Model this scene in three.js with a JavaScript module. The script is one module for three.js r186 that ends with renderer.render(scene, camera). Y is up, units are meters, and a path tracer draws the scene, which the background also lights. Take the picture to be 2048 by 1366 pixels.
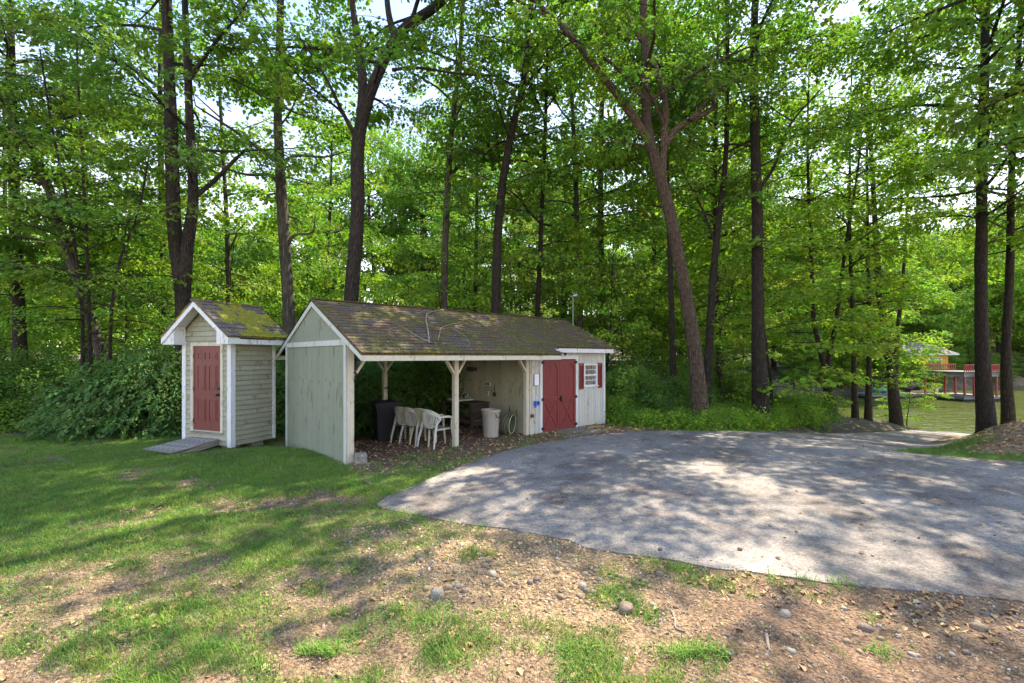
import * as THREE from 'three';
import { mergeGeometries, toCreasedNormals } from 'three/addons/utils/BufferGeometryUtils.js';

// ---------------------------------------------------------------- camera, sky, sun, exposure
const scene = new THREE.Scene();
const EYE = 1.9, FPX = 930, HORIZON = 713;                       // eye height (m), focal length and horizon row in photo pixels
const camera = new THREE.PerspectiveCamera(2 * Math.atan(683 / FPX) * 180 / Math.PI, 2048 / 1366, 0.1, 900);
camera.position.set(0, EYE, 0);
camera.lookAt(0, EYE, -10);
camera.setViewOffset(2048, 1366, 0, 683 - HORIZON, 2048, 1366);  // shift lens: verticals stay upright
scene.add(camera);

const SUN_DIR = new THREE.Vector3(0.40, 0.80, -0.44).normalize();
{
  const W = 512, H = 256, d = new Float32Array(W * H * 4);
  const lerp = (a, b, t) => a + (b - a) * t;
  for (let j = 0; j < H; j++) {
    const el = (j + 0.5) / H * Math.PI - Math.PI / 2;
    const e = Math.max(0, Math.sin(el)), k = Math.pow(1 - e, 4);
    for (let i = 0; i < W; i++) {
      const az = (i + 0.5) / W * 2 * Math.PI - Math.PI;
      const dir = new THREE.Vector3(Math.cos(el) * Math.cos(az), Math.sin(el), Math.cos(el) * Math.sin(az));
      const s = Math.max(0, dir.dot(SUN_DIR)), halo = 0.25 * Math.pow(s, 5);
      const o = (j * W + i) * 4;
      d[o] = lerp(0.125, 1.06, k) + halo; d[o + 1] = lerp(0.21, 1.0, k) + halo; d[o + 2] = lerp(0.415, 0.92, k) + halo; d[o + 3] = 1;
    }
  }
  const sky = new THREE.DataTexture(d, W, H, THREE.RGBAFormat, THREE.FloatType);
  sky.mapping = THREE.EquirectangularReflectionMapping; sky.magFilter = sky.minFilter = THREE.LinearFilter; sky.needsUpdate = true;
  scene.background = sky; scene.environment = sky;
}
const sun = new THREE.DirectionalLight(new THREE.Color(1, 0.91, 0.74), 3.7);
sun.position.copy(SUN_DIR).multiplyScalar(60); sun.target.position.set(2, 0, -10); sun.position.add(sun.target.position);
sun.castShadow = true; sun.shadow.mapSize.set(4096, 4096);
Object.assign(sun.shadow.camera, { left: -40, right: 40, top: 40, bottom: -40, near: 1, far: 160 });
scene.add(sun, sun.target);
const renderer = new THREE.WebGLRenderer();
renderer.toneMapping = THREE.LinearToneMapping;
renderer.toneMappingExposure = 4.4;
renderer.shadowMap.enabled = true;

// ---------------------------------------------------------------- helpers
function mulberry(a) { return () => { a |= 0; a = a + 0x6D2B79F5 | 0; let t = Math.imul(a ^ a >>> 15, 1 | a); t = t + Math.imul(t ^ t >>> 7, 61 | t) ^ t; return ((t ^ t >>> 14) >>> 0) / 4294967296; }; }
let R = mulberry(7);
const rr = (a, b) => a + (b - a) * R();
const clamp = (x, a = 0, b = 1) => Math.min(b, Math.max(a, x));
const ss = (a, b, x) => { const t = clamp((x - a) / (b - a)); return t * t * (3 - 2 * t); };
const V = (x, y, z) => new THREE.Vector3(x, y, z);
function hash(i, j, s) { let h = Math.imul(i, 374761393) + Math.imul(j, 668265263) + Math.imul(s, 1274126177) | 0; h = Math.imul(h ^ h >>> 13, 1274126177); return ((h ^ h >>> 16) >>> 0) / 4294967296; }
function vnoise(x, y, s = 0, per = 0) {
  let i = Math.floor(x), j = Math.floor(y); const fx = x - i, fy = y - j, u = fx * fx * (3 - 2 * fx), v = fy * fy * (3 - 2 * fy);
  const w = per ? (a) => ((a % per) + per) % per : (a) => a;
  const a = hash(w(i), w(j), s), b = hash(w(i + 1), w(j), s), c = hash(w(i), w(j + 1), s), d = hash(w(i + 1), w(j + 1), s);
  return a + (b - a) * u + (c - a) * v + (a - b - c + d) * u * v;
}
function fbm(x, y, o = 4, s = 0, per = 0) { let a = 0, m = 0.5, t = 0; for (let k = 0; k < o; k++) { a += m * vnoise(x, y, s + k * 17, per); t += m; x *= 2; y *= 2; per *= 2; m *= 0.5; } return a / t; }

const taken = {};
function numbered(n) { const k = taken[n] = (taken[n] ?? -1) + 1; return k ? `${n}_${String(k).padStart(3, '0')}` : n; }
function tag(o, label, category, group, kind) {
  if (label) o.userData.label = label; if (category) o.userData.category = category; if (group) o.userData.group = group; if (kind) o.userData.kind = kind; return o;
}
function lit(o) { o.castShadow = o.receiveShadow = true; return o; }
function thing(name, label, category, pos = [0, 0, 0], turn = 0, group) {
  const g = new THREE.Group(); g.name = numbered(name); g.position.set(...pos); g.rotation.y = turn; scene.add(g); return tag(g, label, category, group);
}
function part(name, geo, mat, parent) { const m = lit(new THREE.Mesh(geo, mat)); m.name = parent === scene ? numbered(name) : name; parent.add(m); return m; }
function structure(name, geo, mat, label) { const m = part(name, geo, mat, scene); return tag(m, label, null, null, 'structure'); }
// box between two corners with uv in metres
function bx(x0, x1, y0, y1, z0, z1) {
  const g = new THREE.BoxGeometry(x1 - x0, y1 - y0, z1 - z0); g.translate((x0 + x1) / 2, (y0 + y1) / 2, (z0 + z1) / 2); return boxUV(g);
}
function boxUV(g, ox = 0, oy = 0) {
  const p = g.attributes.position, n = g.attributes.normal, u = g.attributes.uv ?? new THREE.BufferAttribute(new Float32Array(p.count * 2), 2);
  for (let i = 0; i < p.count; i++) {
    const ax = Math.abs(n.getX(i)), ay = Math.abs(n.getY(i)), az = Math.abs(n.getZ(i));
    if (ay >= ax && ay >= az) u.setXY(i, p.getX(i) + ox, p.getZ(i) + oy); else if (ax > az) u.setXY(i, p.getZ(i) + ox, p.getY(i) + oy); else u.setXY(i, p.getX(i) + ox, p.getY(i) + oy);
  }
  g.setAttribute('uv', u); return g;
}
// a straight bar of rectangular section between two points
function bar(a, b, w, h, up = V(0, 1, 0)) {
  const d = b.clone().sub(a), L = d.length(); d.normalize();
  const s = d.clone().cross(up).normalize(), t = d.clone().cross(s).normalize();
  const g = bx(-w / 2, w / 2, -h / 2, h / 2, 0, L);
  g.applyMatrix4(new THREE.Matrix4().makeBasis(s, t, d.clone()).setPosition(a)); return g;
}
// prism: polygon [[x,y]..] in the xy plane extruded along z from z0 to z1
function prism(pts, z0, z1, bevel = 0) {
  const s = new THREE.Shape(pts.map(([x, y]) => new THREE.Vector2(x, y)));
  const g = new THREE.ExtrudeGeometry(s, { depth: z1 - z0 - 2 * bevel, bevelEnabled: bevel > 0, bevelSize: bevel, bevelThickness: bevel, bevelOffset: -bevel, bevelSegments: 1 }); g.translate(0, 0, z0 + bevel); return boxUV(g);
}
const merge = (list) => mergeGeometries(list.map((g) => { const n = g.index ? g.toNonIndexed() : g; for (const k of Object.keys(n.attributes)) if (!['position', 'normal', 'uv', 'color'].includes(k)) n.deleteAttribute(k); return n; }));
function cyl(a, b, r0, r1 = r0, seg = 10) {
  const d = b.clone().sub(a), L = d.length(); const g = new THREE.CylinderGeometry(r1, r0, L, seg); g.translate(0, L / 2, 0);
  g.applyQuaternion(new THREE.Quaternion().setFromUnitVectors(V(0, 1, 0), d.normalize())); g.translate(a.x, a.y, a.z); return g;
}
// tapering tube along points with radii; uv in metres
function limb(pts, radii, seg = 8, smooth = 3, rough = 0, cap = true) {
  const c = new THREE.CatmullRomCurve3(pts, false, 'centripetal'), n = (pts.length - 1) * smooth, P = [], N = [], U = [], I = [];
  let up = V(0.31, 0.2, 0.93), len = 0, prev = null;
  for (let i = 0; i <= n; i++) {
    const t = i / n, p = c.getPoint(t), d = c.getTangent(t), k = t * (radii.length - 1), k0 = Math.min(radii.length - 2, Math.floor(k));
    const r = radii[k0] + (radii[k0 + 1] - radii[k0]) * (k - k0);
    const s = d.clone().cross(up).normalize(), q = s.clone().cross(d).normalize(); up = q;
    if (prev) len += p.distanceTo(prev); prev = p;
    for (let j = 0; j <= seg; j++) {
      const a = j / seg * 2 * Math.PI, ca = Math.cos(a), sa = Math.sin(a);
      const rad = r * (1 + rough * (fbm(2.2 * ca + 7 + i * 0.05, 2.2 * sa + len * 1.3, 2, 31) - 0.5));
      P.push(p.x + (s.x * ca + q.x * sa) * rad, p.y + (s.y * ca + q.y * sa) * rad, p.z + (s.z * ca + q.z * sa) * rad);
      N.push(s.x * ca + q.x * sa, s.y * ca + q.y * sa, s.z * ca + q.z * sa); U.push(j / seg * Math.max(0.4, 2 * Math.PI * radii[0]), len);
      if (i < n && j < seg) { const b = i * (seg + 1) + j, e = b + seg + 1; I.push(b, e, b + 1, b + 1, e, e + 1); }
    }
  }
  if (cap) for (const [row, sgn] of [[0, -1], [n, 1]]) {
    const b = row * (seg + 1), t = c.getTangent(row / n).multiplyScalar(sgn), m = P.length / 3, pt = c.getPoint(row / n);
    P.push(pt.x, pt.y, pt.z); N.push(t.x, t.y, t.z); U.push(0, 0);
    for (let j = 0; j < seg; j++) sgn > 0 ? I.push(b + j + 1, b + j, m) : I.push(b + j, b + j + 1, m);
  }
  const g = new THREE.BufferGeometry();
  g.setAttribute('position', new THREE.Float32BufferAttribute(P, 3)); g.setAttribute('normal', new THREE.Float32BufferAttribute(N, 3)); g.setAttribute('uv', new THREE.Float32BufferAttribute(U, 2)); g.setIndex(I); return g;
}
// tileable texture from a function (u,v in 0..1) -> [r,g,b] sRGB 0..255 or grey
function tex(n, fn, srgb = true, m = n) {
  const d = new Uint8Array(n * m * 4);
  for (let j = 0; j < m; j++) for (let i = 0; i < n; i++) { const c = fn(i / n, j / m), o = (j * n + i) * 4; for (let k = 0; k < 3; k++) d[o + k] = clamp(Array.isArray(c) ? c[k] : c, 0, 255); d[o + 3] = 255; }
  const t = new THREE.DataTexture(d, n, m); t.wrapS = t.wrapT = THREE.RepeatWrapping; t.magFilter = THREE.LinearFilter; t.minFilter = THREE.LinearMipmapLinearFilter; t.generateMipmaps = true;
  if (srgb) t.colorSpace = THREE.SRGBColorSpace; t.needsUpdate = true; return t;
}
const rep = (t, x, y = x) => { const c = t.clone(); c.repeat.set(x, y); c.needsUpdate = true; return c; };
const lin = (r, g, b) => new THREE.Color().setRGB(r, g, b);
const std = (color, o = {}) => new THREE.MeshStandardMaterial({ color, roughness: 0.8, ...o });

// ---------------------------------------------------------------- terrain (x right, d = depth in front of the camera = -z)
const LAKE = -2.5;
function tq(x, d) { return [(x - 6) * 0.725 + (d - 11) * 0.689, (x - 6) * 0.689 - (d - 11) * 0.725]; }
function soft(t) { return t < -2 ? 0 : t < 2 ? (t + 2) * (t + 2) / 8 : t; }
function terrain(x, d) {
  const [t, q] = tq(x, d), q2 = q - Math.max(0, t - 45) * 0.35;
  let h = -0.1 * soft(Math.min(t, 50)) * ss(-16, -5, q2);
  h += ss(92, 108, t) * 6 + ss(105, 190, t) * 12 * (0.7 + 0.6 * fbm(x * 0.02, d * 0.02, 2, 5));
  h += 0.5 * ss(-0.1, -1.3, q) * ss(3, 8, t) * (1 - ss(24, 30, t)) * ss(-9, -5, q);
  h += (0.78 + 0.3 * (fbm(x * 0.7, d * 0.7, 3, 6) - 0.5)) * ss(2.4, 4.4, q) * ss(-0.5, 6, t) * (1 - ss(13, 19, t));
  h -= 0.16 * ss(9.0, 11, d) * ss(-2, -5, x) ;
  h += ss(-12, -30, q) * (1.2 * ss(22, 60, d)) + ss(0.0, 1, (Math.hypot(x, d) - 120) / 120) * 4 * ss(-5, -20, q);
  return h;
}
// driveway outline on the ground
const driveEdge = [[-1.82, 5.95], [-1.42, 6.8], [-1.1, 7.62], [-0.66, 8.4], [-0.2, 9.2], [0.3, 9.8], [0.9, 10.3], [1.7, 11.0], [2.5, 11.5], [3.8, 11.9], [5.4, 12.3], [8.2, 13.4], [11.1, 15.6], [15.3, 19.3], [29.6, 32.6], [33, 31], [18.4, 17.7], [12.9, 12.7], [9.6, 10.6], [8.0, 9.75], [8.6, 9.05], [9.6, 8.4], [12, 7.5], [16, 6.6], [16, 1.2], [9, 2.3], [5.2, 2.9], [3.95, 3.6], [2.9, 3.84], [1.8, 4.2], [1.2, 4.45], [0.72, 4.6], [0.6, 4.78], [-0.13, 5.15], [-1.0, 5.5], [-1.55, 5.72]];
function polySdf(poly, x, y) {
  let d = 1e9, ins = false;
  for (let i = 0, j = poly.length - 1; i < poly.length; j = i++) {
    const [xi, yi] = poly[i], [xj, yj] = poly[j], ex = xj - xi, ey = yj - yi, t = clamp(((x - xi) * ex + (y - yi) * ey) / (ex * ex + ey * ey));
    d = Math.min(d, (x - xi - ex * t) ** 2 + (y - yi - ey * t) ** 2);
    if ((yi > y) !== (yj > y) && x < (xj - xi) * (y - yi) / (yj - yi) + xi) ins = !ins;
  }
  return (ins ? -1 : 1) * Math.sqrt(d);
}
const driveSdf = (x, d) => polySdf(driveEdge, x, d) + 0.16 * (fbm(x * 1.7, d * 1.7, 3, 3) - 0.5) * (1 - ss(2.2, 3.6, x) * ss(5, 4, d) * 0.7);
const DG = { x0: -7, d0: -1, n: 340, m: 320, s: 0.125 };
DG.f = new Float32Array(DG.n * DG.m); for (let j = 0; j < DG.m; j++) for (let i = 0; i < DG.n; i++) DG.f[j * DG.n + i] = driveSdf(DG.x0 + i * DG.s, DG.d0 + j * DG.s);
function driveFar(x, d) {
  const u = (x - DG.x0) / DG.s, v = (d - DG.d0) / DG.s; if (!(u > 0 && v > 0 && u < DG.n - 1 && v < DG.m - 1)) return 3;
  const i = Math.floor(u), j = Math.floor(v), a = u - i, b = v - j, o = j * DG.n + i, f = DG.f; return (f[o] * (1 - a) + f[o + 1] * a) * (1 - b) + (f[o + DG.n] * (1 - a) + f[o + DG.n + 1] * a) * b;
}
// shelter frame: a along its front, b towards its back
const SH = { x: -2.9, d: 8.15, ang: 43.17 * Math.PI / 180, W: 3.18 };
const toShelter = (x, d) => { const c = Math.cos(SH.ang), s = Math.sin(SH.ang), X = x - SH.x, D = d - SH.d; return [X * c + D * s, -X * s + D * c]; };
const fromShelter = (a, b) => { const c = Math.cos(SH.ang), s = Math.sin(SH.ang); return [SH.x + a * c - b * s, SH.d + a * s + b * c]; };
// what lies on the ground: shares of grass, dirt, gravel, litter
function cover(x, d) {
  const n1 = fbm(x * 0.9, d * 0.9, 4, 11), n2 = fbm(x * 2.3 + 9, d * 2.3, 3, 12), dr = driveFar(x, d);
  const lawnL = (d - 4.24) - 0.84 * (x + 4.67);
  let grass = ss(-4.2, 0.2, lawnL + (n1 - 0.5) * 4.2) * (1 - 0.75 * ss(0.52, 0.64, fbm(x * 1.3 + 50, d * 1.3, 4, 14)));
  const rut = ss(0.5, 0.1, Math.abs(d - 6.05 - 0.18 * (x + 3.4) + (n2 - 0.5) * 0.5)) * ss(-4.6, -3.6, x) * ss(-1.5, -2.2, x);
  grass *= 1 - rut * 0.95;
  const [a, b] = toShelter(x, d);
  const inSh = ss(-0.5, 0.2, b + (n1 - 0.5) * 1.6 + 1.0 + 1.1 * ss(0.6, 1.4, a)) * ss(-0.35, 0.15, a + (n2 - 0.5)) * ss(8.6, 7.6, a) * ss(4.4, 3.4, b);
  grass *= 1 - inSh * (b < 0 ? 0.8 : 1);
  let litter = inSh;
  const front = ss(3.55, 2.7, d + (n1 - 0.5) * 1.5) * ss(1.6, 0.2, x + (n2 - 0.5));   // tufts at the very front
  grass = Math.max(grass, front * ss(0.44, 0.56, n1 * 0.5 + n2 * 0.5) * 0.95);
  grass = Math.max(grass, ss(0.62, 0.72, n2) * 0.65 * (1 - inSh) * ss(6.5, 5, d) * ss(2.2, 0.8, x));
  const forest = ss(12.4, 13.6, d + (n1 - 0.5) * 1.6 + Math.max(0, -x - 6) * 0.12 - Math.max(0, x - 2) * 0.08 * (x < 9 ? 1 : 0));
  const [t, q] = tq(x, d), mound = ss(2.2, 2.7, q) * ss(-3, -0.5, t);
  if (mound > 0.5) { grass = ss(0.95, 0.25, dr + (n2 - 0.5) * 0.6) * ss(5, 1.5, t); litter = 1 - grass; }
  else if (x > -1 && d > 9) { const edge = ss(1.6, 0.3, dr); grass = Math.max(grass * 0.3, edge * 0.55 * ss(0.38, 0.5, n1) * (1 - 0.85 * inSh)); }
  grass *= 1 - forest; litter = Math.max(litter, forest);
  const gravel = ss(1.9, 0.5, Math.hypot((x + 0.25) * 0.8, (d - 4.5) * 1.2 + 0.35 * (x + 0.25)) + (n2 - 0.5) * 0.9);
  if (dr < -0.02) grass = 0;
  return { grass, litter, gravel, forest, rut, n1, n2, dr, mound };
}
function groundRelief(x, d, c) {
  const near = ss(14, 9, Math.hypot(x, d - 3));
  let h = (fbm(x * 1.1, d * 1.1, 3, 21) - 0.5) * 0.10 * near + (fbm(x * 6, d * 6, 3, 22) - 0.5) * 0.035 * near * (1 - 0.5 * c.grass);
  h -= c.rut * 0.05;
  h *= ss(0.0, 0.5, c.dr);                                        // meets the driveway's edge level
  const [a, b] = toShelter(x, d); h *= 1 - 0.8 * ss(-0.6, 0, a) * ss(8.3, 7.6, a) * ss(-0.4, 0, b) * ss(3.8, 3.2, b);
  return h;
}
const groundY = (x, d) => { const c = cover(x, d); return terrain(x, d) + groundRelief(x, d, c); };
// photo pixel -> point on the ground / at a depth
function hit(px, py) { let d = 3; for (let k = 0; k < 900; k++) { const x = (px - 1024) / FPX * d, y = EYE - (py - HORIZON) / FPX * d; if (y <= terrain(x, d)) return V(x, terrain(x, d), -d); d *= 1.006; } return V((px - 1024) / FPX * d, 0, -d); }
const at = (px, py, d) => V((px - 1024) / FPX * d, EYE - (py - HORIZON) / FPX * d, -d);

// ---------------------------------------------------------------- textures
const grain = tex(512, (u, v) => { const a = fbm(u * 64, v * 64, 3, 1, 64), b = fbm(u * 8, v * 8, 3, 2, 8); return 150 + 150 * (a - 0.5) + 70 * (b - 0.5) + 55; });
const soilMap = tex(1024, (u, v) => { const a = fbm(u * 128, v * 128, 3, 4, 128), b = fbm(u * 16, v * 16, 4, 5, 16), c = vnoise(u * 256, v * 256, 6, 256); const k = 205 + 190 * (a - 0.5) + 90 * (b - 0.5) + 60 * (c - 0.5); return [k + 8, k, k - 8]; });
const soilBump = tex(512, (u, v) => 255 * fbm(u * 48, v * 48, 4, 8, 48), false);
const asphaltMap = tex(1024, (u, v) => { const a = vnoise(u * 500, v * 500, 3, 500), b = fbm(u * 180, v * 180, 3, 9, 180), c = fbm(u * 5, v * 5, 5, 10, 5), s = ss(0.6, 0.72, fbm(u * 9, v * 9, 5, 13, 9)), w = ss(0.62, 0.68, fbm(u * 26 + 7, v * 26, 4, 15, 26)); const k = 205 + 70 * (a - 0.5) + 70 * (b - 0.5) + 95 * (c - 0.5) - 30 * s - 22 * w; return [k + 4 + 7 * s, k + 2 * s, k]; });
const asphaltBump = tex(512, (u, v) => 255 * (0.6 * vnoise(u * 256, v * 256, 4, 256) + 0.4 * fbm(u * 64, v * 64, 2, 5, 64)), false);
const barkMap = tex(512, (u, v) => { const r = Math.abs(fbm(u * 14, v * 5, 4, 41, 0) - 0.5) * 2, f = fbm((u < 0.5 ? u : 1 - u) * 40, v * 14, 3, 42), l = ss(0.58, 0.7, fbm(u * 4, v * 4, 4, 43, 4)); const k = 95 + 150 * Math.pow(r, 0.6) * f + 60 * (f - 0.5); return [k + 26 * l, k * 0.93 + 32 * l, k * 0.84 + 24 * l]; });
const barkBump = tex(512, (u, v) => { const r = Math.abs(fbm(u * 14, v * 5, 4, 41, 0) - 0.5) * 2; return 255 * Math.pow(r, 0.5); }, false);
const woodMap = tex(512, (u, v) => { const a = fbm(u * 4, v * 60, 3, 51, 0), b = fbm(u * 3, v * 5, 3, 52, 0); const k = 180 + 110 * (a - 0.5) + 70 * (b - 0.5); return [k, k * 0.98, k * 0.95]; });
const paintMap = tex(512, (u, v) => { const a = fbm(u * 10, v * 3, 4, 61), b = fbm(u * 90, v * 30, 2, 62), s = ss(0.66, 0.78, fbm(u * 16, v * 5, 4, 63)); const k = 236 + 26 * (a - 0.5) + 22 * (b - 0.5); return [k - 34 * s, k - 40 * s, k - 58 * s]; });

// ---------------------------------------------------------------- ground sheet
const MAT = {};
MAT.soil = std(0xffffff, { vertexColors: true, map: rep(soilMap, 0.45), bumpMap: rep(soilBump, 1.6), bumpScale: 0.02, roughness: 1 });
{
  const axis = (fine0, fine1, step, lo, hi, g) => { const a = []; for (let x = fine0; x <= fine1; x += step) a.push(x); let s = step; while (a[a.length - 1] < hi) { s *= g; a.push(a[a.length - 1] + s); } s = step; while (a[0] > lo) { s *= g; a.unshift(a[0] - s); } return a; };
  const xs = axis(-7, 7, 0.05, -260, 300, 1.07), ds = axis(2.0, 10, 0.045, -60, 330, 1.06), nx = xs.length, nd = ds.length;
  const P = [], C = [], U = [], I = [];
  for (const d of ds) for (const x of xs) {
    const c = cover(x, d); let h = terrain(x, d) + groundRelief(x, d, c);
    P.push(x, h, -d); U.push(x, d);
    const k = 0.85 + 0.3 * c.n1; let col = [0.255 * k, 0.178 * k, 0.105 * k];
    const mixc = (b, t) => { for (let q = 0; q < 3; q++) col[q] += (b[q] - col[q]) * t; };
    mixc([0.37, 0.265, 0.15], c.gravel * (0.5 + 0.5 * c.n2)); mixc([0.31, 0.23, 0.14], 0.5 * ss(0.45, 0.65, c.n2) * (1 - c.rut));
    mixc([0.20, 0.12, 0.085], c.rut * 0.7); mixc([0.165, 0.16, 0.06], c.grass * 0.75);
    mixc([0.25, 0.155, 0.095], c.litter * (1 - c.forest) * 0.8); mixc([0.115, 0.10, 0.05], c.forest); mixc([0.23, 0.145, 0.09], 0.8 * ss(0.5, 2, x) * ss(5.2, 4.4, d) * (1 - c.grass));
    if (c.mound > 0.5) mixc([0.42, 0.31, 0.19], 0.8 * (1 - c.grass));
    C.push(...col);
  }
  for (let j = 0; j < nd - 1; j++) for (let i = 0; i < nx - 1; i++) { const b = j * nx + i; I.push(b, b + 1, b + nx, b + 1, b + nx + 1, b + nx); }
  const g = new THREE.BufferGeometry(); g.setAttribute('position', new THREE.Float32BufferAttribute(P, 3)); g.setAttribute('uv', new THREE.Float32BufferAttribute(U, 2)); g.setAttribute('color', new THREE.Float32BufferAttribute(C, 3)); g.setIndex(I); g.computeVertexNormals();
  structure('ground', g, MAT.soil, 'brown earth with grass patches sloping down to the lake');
}
// ---------------------------------------------------------------- driveway: a slab cut to its outline, edge face included
{
  const step = 0.1, P = [], U = [], I = [], key = new Map();
  const lift = (x, d) => terrain(x, d) + 0.012;
  const vert = (x, d) => { const k = Math.round(x * 2000) + '_' + Math.round(d * 2000); let i = key.get(k); if (i === undefined) { i = P.length / 3; P.push(x, lift(x, d), -d); U.push(x, d); key.set(k, i); } return i; };
  const skirt = [];
  const cells = (x0, x1, d0, d1, st) => {
    const nx = Math.round((x1 - x0) / st), nd = Math.round((d1 - d0) / st), f = [];
    for (let j = 0; j <= nd; j++) for (let i = 0; i <= nx; i++) f.push(driveSdf(x0 + i * st, d0 + j * st));
    for (let j = 0; j < nd; j++) for (let i = 0; i < nx; i++) {
      const cs = [[0, 0], [1, 0], [1, 1], [0, 1]].map(([a, b]) => [x0 + (i + a) * st, d0 + (j + b) * st, f[(j + b) * (nx + 1) + i + a]]);
      const poly = [], cut = [];
      for (let k = 0; k < 4; k++) {
        const A = cs[k], B = cs[(k + 1) % 4]; if (A[2] < 0) poly.push([A[0], A[1]]);
        if ((A[2] < 0) !== (B[2] < 0)) { const t = A[2] / (A[2] - B[2]), p = [A[0] + (B[0] - A[0]) * t, A[1] + (B[1] - A[1]) * t]; poly.push(p); cut.push(p); }
      }
      if (poly.length > 2) { const v = poly.map((p) => vert(...p)); for (let k = 1; k < v.length - 1; k++) I.push(v[0], v[k], v[k + 1]); }
      if (cut.length === 2) skirt.push(cut);
    }
  };
  cells(-3, 17, 1, 21, step); 
  const sx = 17; cells(sx, 33, 14, 36, 0.2);
  for (const [p, q] of skirt) { const b = P.length / 3; for (const [x, d] of [p, q]) { P.push(x, lift(x, d), -d, x, lift(x, d) - 0.12, -d); U.push(x, d, x, d + 0.1); } I.push(b, b + 1, b + 2, b + 1, b + 3, b + 2); }
  const g = new THREE.BufferGeometry(); g.setAttribute('position', new THREE.Float32BufferAttribute(P, 3)); g.setAttribute('uv', new THREE.Float32BufferAttribute(U, 2)); g.setIndex(I); g.computeVertexNormals();
  MAT.drive = std(lin(0.335, 0.295, 0.25), { map: rep(asphaltMap, 0.2), bumpMap: rep(asphaltBump, 1), bumpScale: 0.006, roughness: 0.92 });
  structure('driveway', g, MAT.drive, 'grey weathered driveway curving down to the lake');
}
// ---------------------------------------------------------------- lake
{
  const g = new THREE.PlaneGeometry(300, 220); g.rotateX(-Math.PI / 2); g.translate(168, LAKE, -125); boxUV(g);
  const rip = tex(512, (u, v) => 255 * (0.6 * fbm(u * 6, v * 26, 3, 71, 0) + 0.4 * fbm(u * 20, v * 60, 2, 72, 0)), false);
  MAT.water = new THREE.MeshPhysicalMaterial({ color: lin(0.075, 0.09, 0.018), roughness: 0.07, ior: 1.33, bumpMap: rep(rip, 0.11), bumpScale: 0.11 });
  structure('lake', g, MAT.water, 'calm green lake water');
}
// ---------------------------------------------------------------- paints
MAT.sage = std(lin(0.26, 0.285, 0.19), { map: rep(paintMap, 0.7), roughness: 0.75 });
MAT.cream = std(lin(0.66, 0.60, 0.44), { map: rep(paintMap, 0.9), roughness: 0.6 });
MAT.whiteTrim = std(lin(0.78, 0.78, 0.74), { map: rep(paintMap, 0.8), roughness: 0.55 });
MAT.paleTrim = std(lin(0.58, 0.61, 0.52), { map: rep(paintMap, 0.8), roughness: 0.6 });
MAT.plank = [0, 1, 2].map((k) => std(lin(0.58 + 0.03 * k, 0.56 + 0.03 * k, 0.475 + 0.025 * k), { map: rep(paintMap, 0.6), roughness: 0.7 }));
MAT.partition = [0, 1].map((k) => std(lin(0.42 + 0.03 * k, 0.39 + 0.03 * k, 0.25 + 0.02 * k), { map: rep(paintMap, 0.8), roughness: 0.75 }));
MAT.siding = [0, 1, 2].map((k) => std(lin(0.36 + 0.02 * k, 0.35 + 0.02 * k, 0.235 + 0.012 * k), { map: rep(paintMap, 0.5), roughness: 0.6 }));
MAT.barnRed = std(lin(0.225, 0.028, 0.023), { map: rep(paintMap, 1.1), roughness: 0.55 });
MAT.doorRed = std(lin(0.185, 0.034, 0.022), { map: rep(paintMap, 0.9), roughness: 0.5 });
MAT.iron = std(lin(0.03, 0.028, 0.027), { roughness: 0.5, metalness: 0.6 });
MAT.rust = std(lin(0.10, 0.05, 0.03), { roughness: 0.8 });
MAT.brass = std(lin(0.25, 0.2, 0.12), { roughness: 0.35, metalness: 0.9 });
MAT.concrete = std(lin(0.42, 0.38, 0.30), { map: rep(grain, 2), bumpMap: rep(soilBump, 3), bumpScale: 0.006, roughness: 0.95 });
MAT.greyWood = std(lin(0.50, 0.45, 0.38), { map: rep(woodMap, 0.8, 1.6), roughness: 0.9 });
MAT.paleWood = std(lin(0.58, 0.54, 0.47), { map: rep(woodMap, 0.8, 1.6), roughness: 0.9 });
MAT.rawWood = std(lin(0.42, 0.28, 0.15), { map: rep(woodMap, 0.8, 1.6), roughness: 0.85 });
MAT.glass = new THREE.MeshPhysicalMaterial({ color: 0xffffff, transmission: 1, thickness: 0, roughness: 0.02, ior: 1.5 });
MAT.dark = std(lin(0.03, 0.03, 0.03), { roughness: 0.9 });
const gmul = (c, k) => [c[0] * k, c[1] * k, c[2] * k];
const roofMap = tex(1024, (u, v) => {
  const x = u * 8, y = v * 4, m = ss(0.50, 0.60, fbm(x * 2.1, y * 3.6, 4, 81)), m2 = ss(0.56, 0.66, fbm(x * 5 + 3, y * 9, 3, 82)), b = ss(0.44, 0.56, fbm(x * 3 + 40, y * 6, 4, 83)), f = fbm(x * 40, y * 60, 3, 84);
  let c = gmul([92, 80, 70], 0.6 + 0.8 * f);
  const mx = (d, t) => { c = c.map((q, i) => q + (d[i] - q) * t); };
  mx(gmul([98, 74, 52], 0.6 + 0.8 * f), b * 0.9); mx(gmul([88, 80, 38], 0.5 + f), m * 0.75); mx(gmul([104, 98, 30], 0.5 + f), m2 * 0.7); return c;
}, true, 512);
const shedRoofMap = tex(512, (u, v) => {
  const x = u * 2, y = v * 2, m = ss(0.43, 0.50, fbm(x * 2.4 + 1.7, y * 2.6 + 5.2, 4, 91)), f = fbm(x * 40, y * 60, 3, 92);
  let c = gmul([110, 98, 88], 0.6 + 0.8 * f); const d = gmul([158, 146, 34], 0.5 + f); return c.map((q, i) => q + (d[i] - q) * m * 0.9);
});
MAT.roof = std(0xffffff, { map: roofMap, roughness: 0.95, bumpMap: rep(soilBump, 14, 8), bumpScale: 0.012 });
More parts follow.
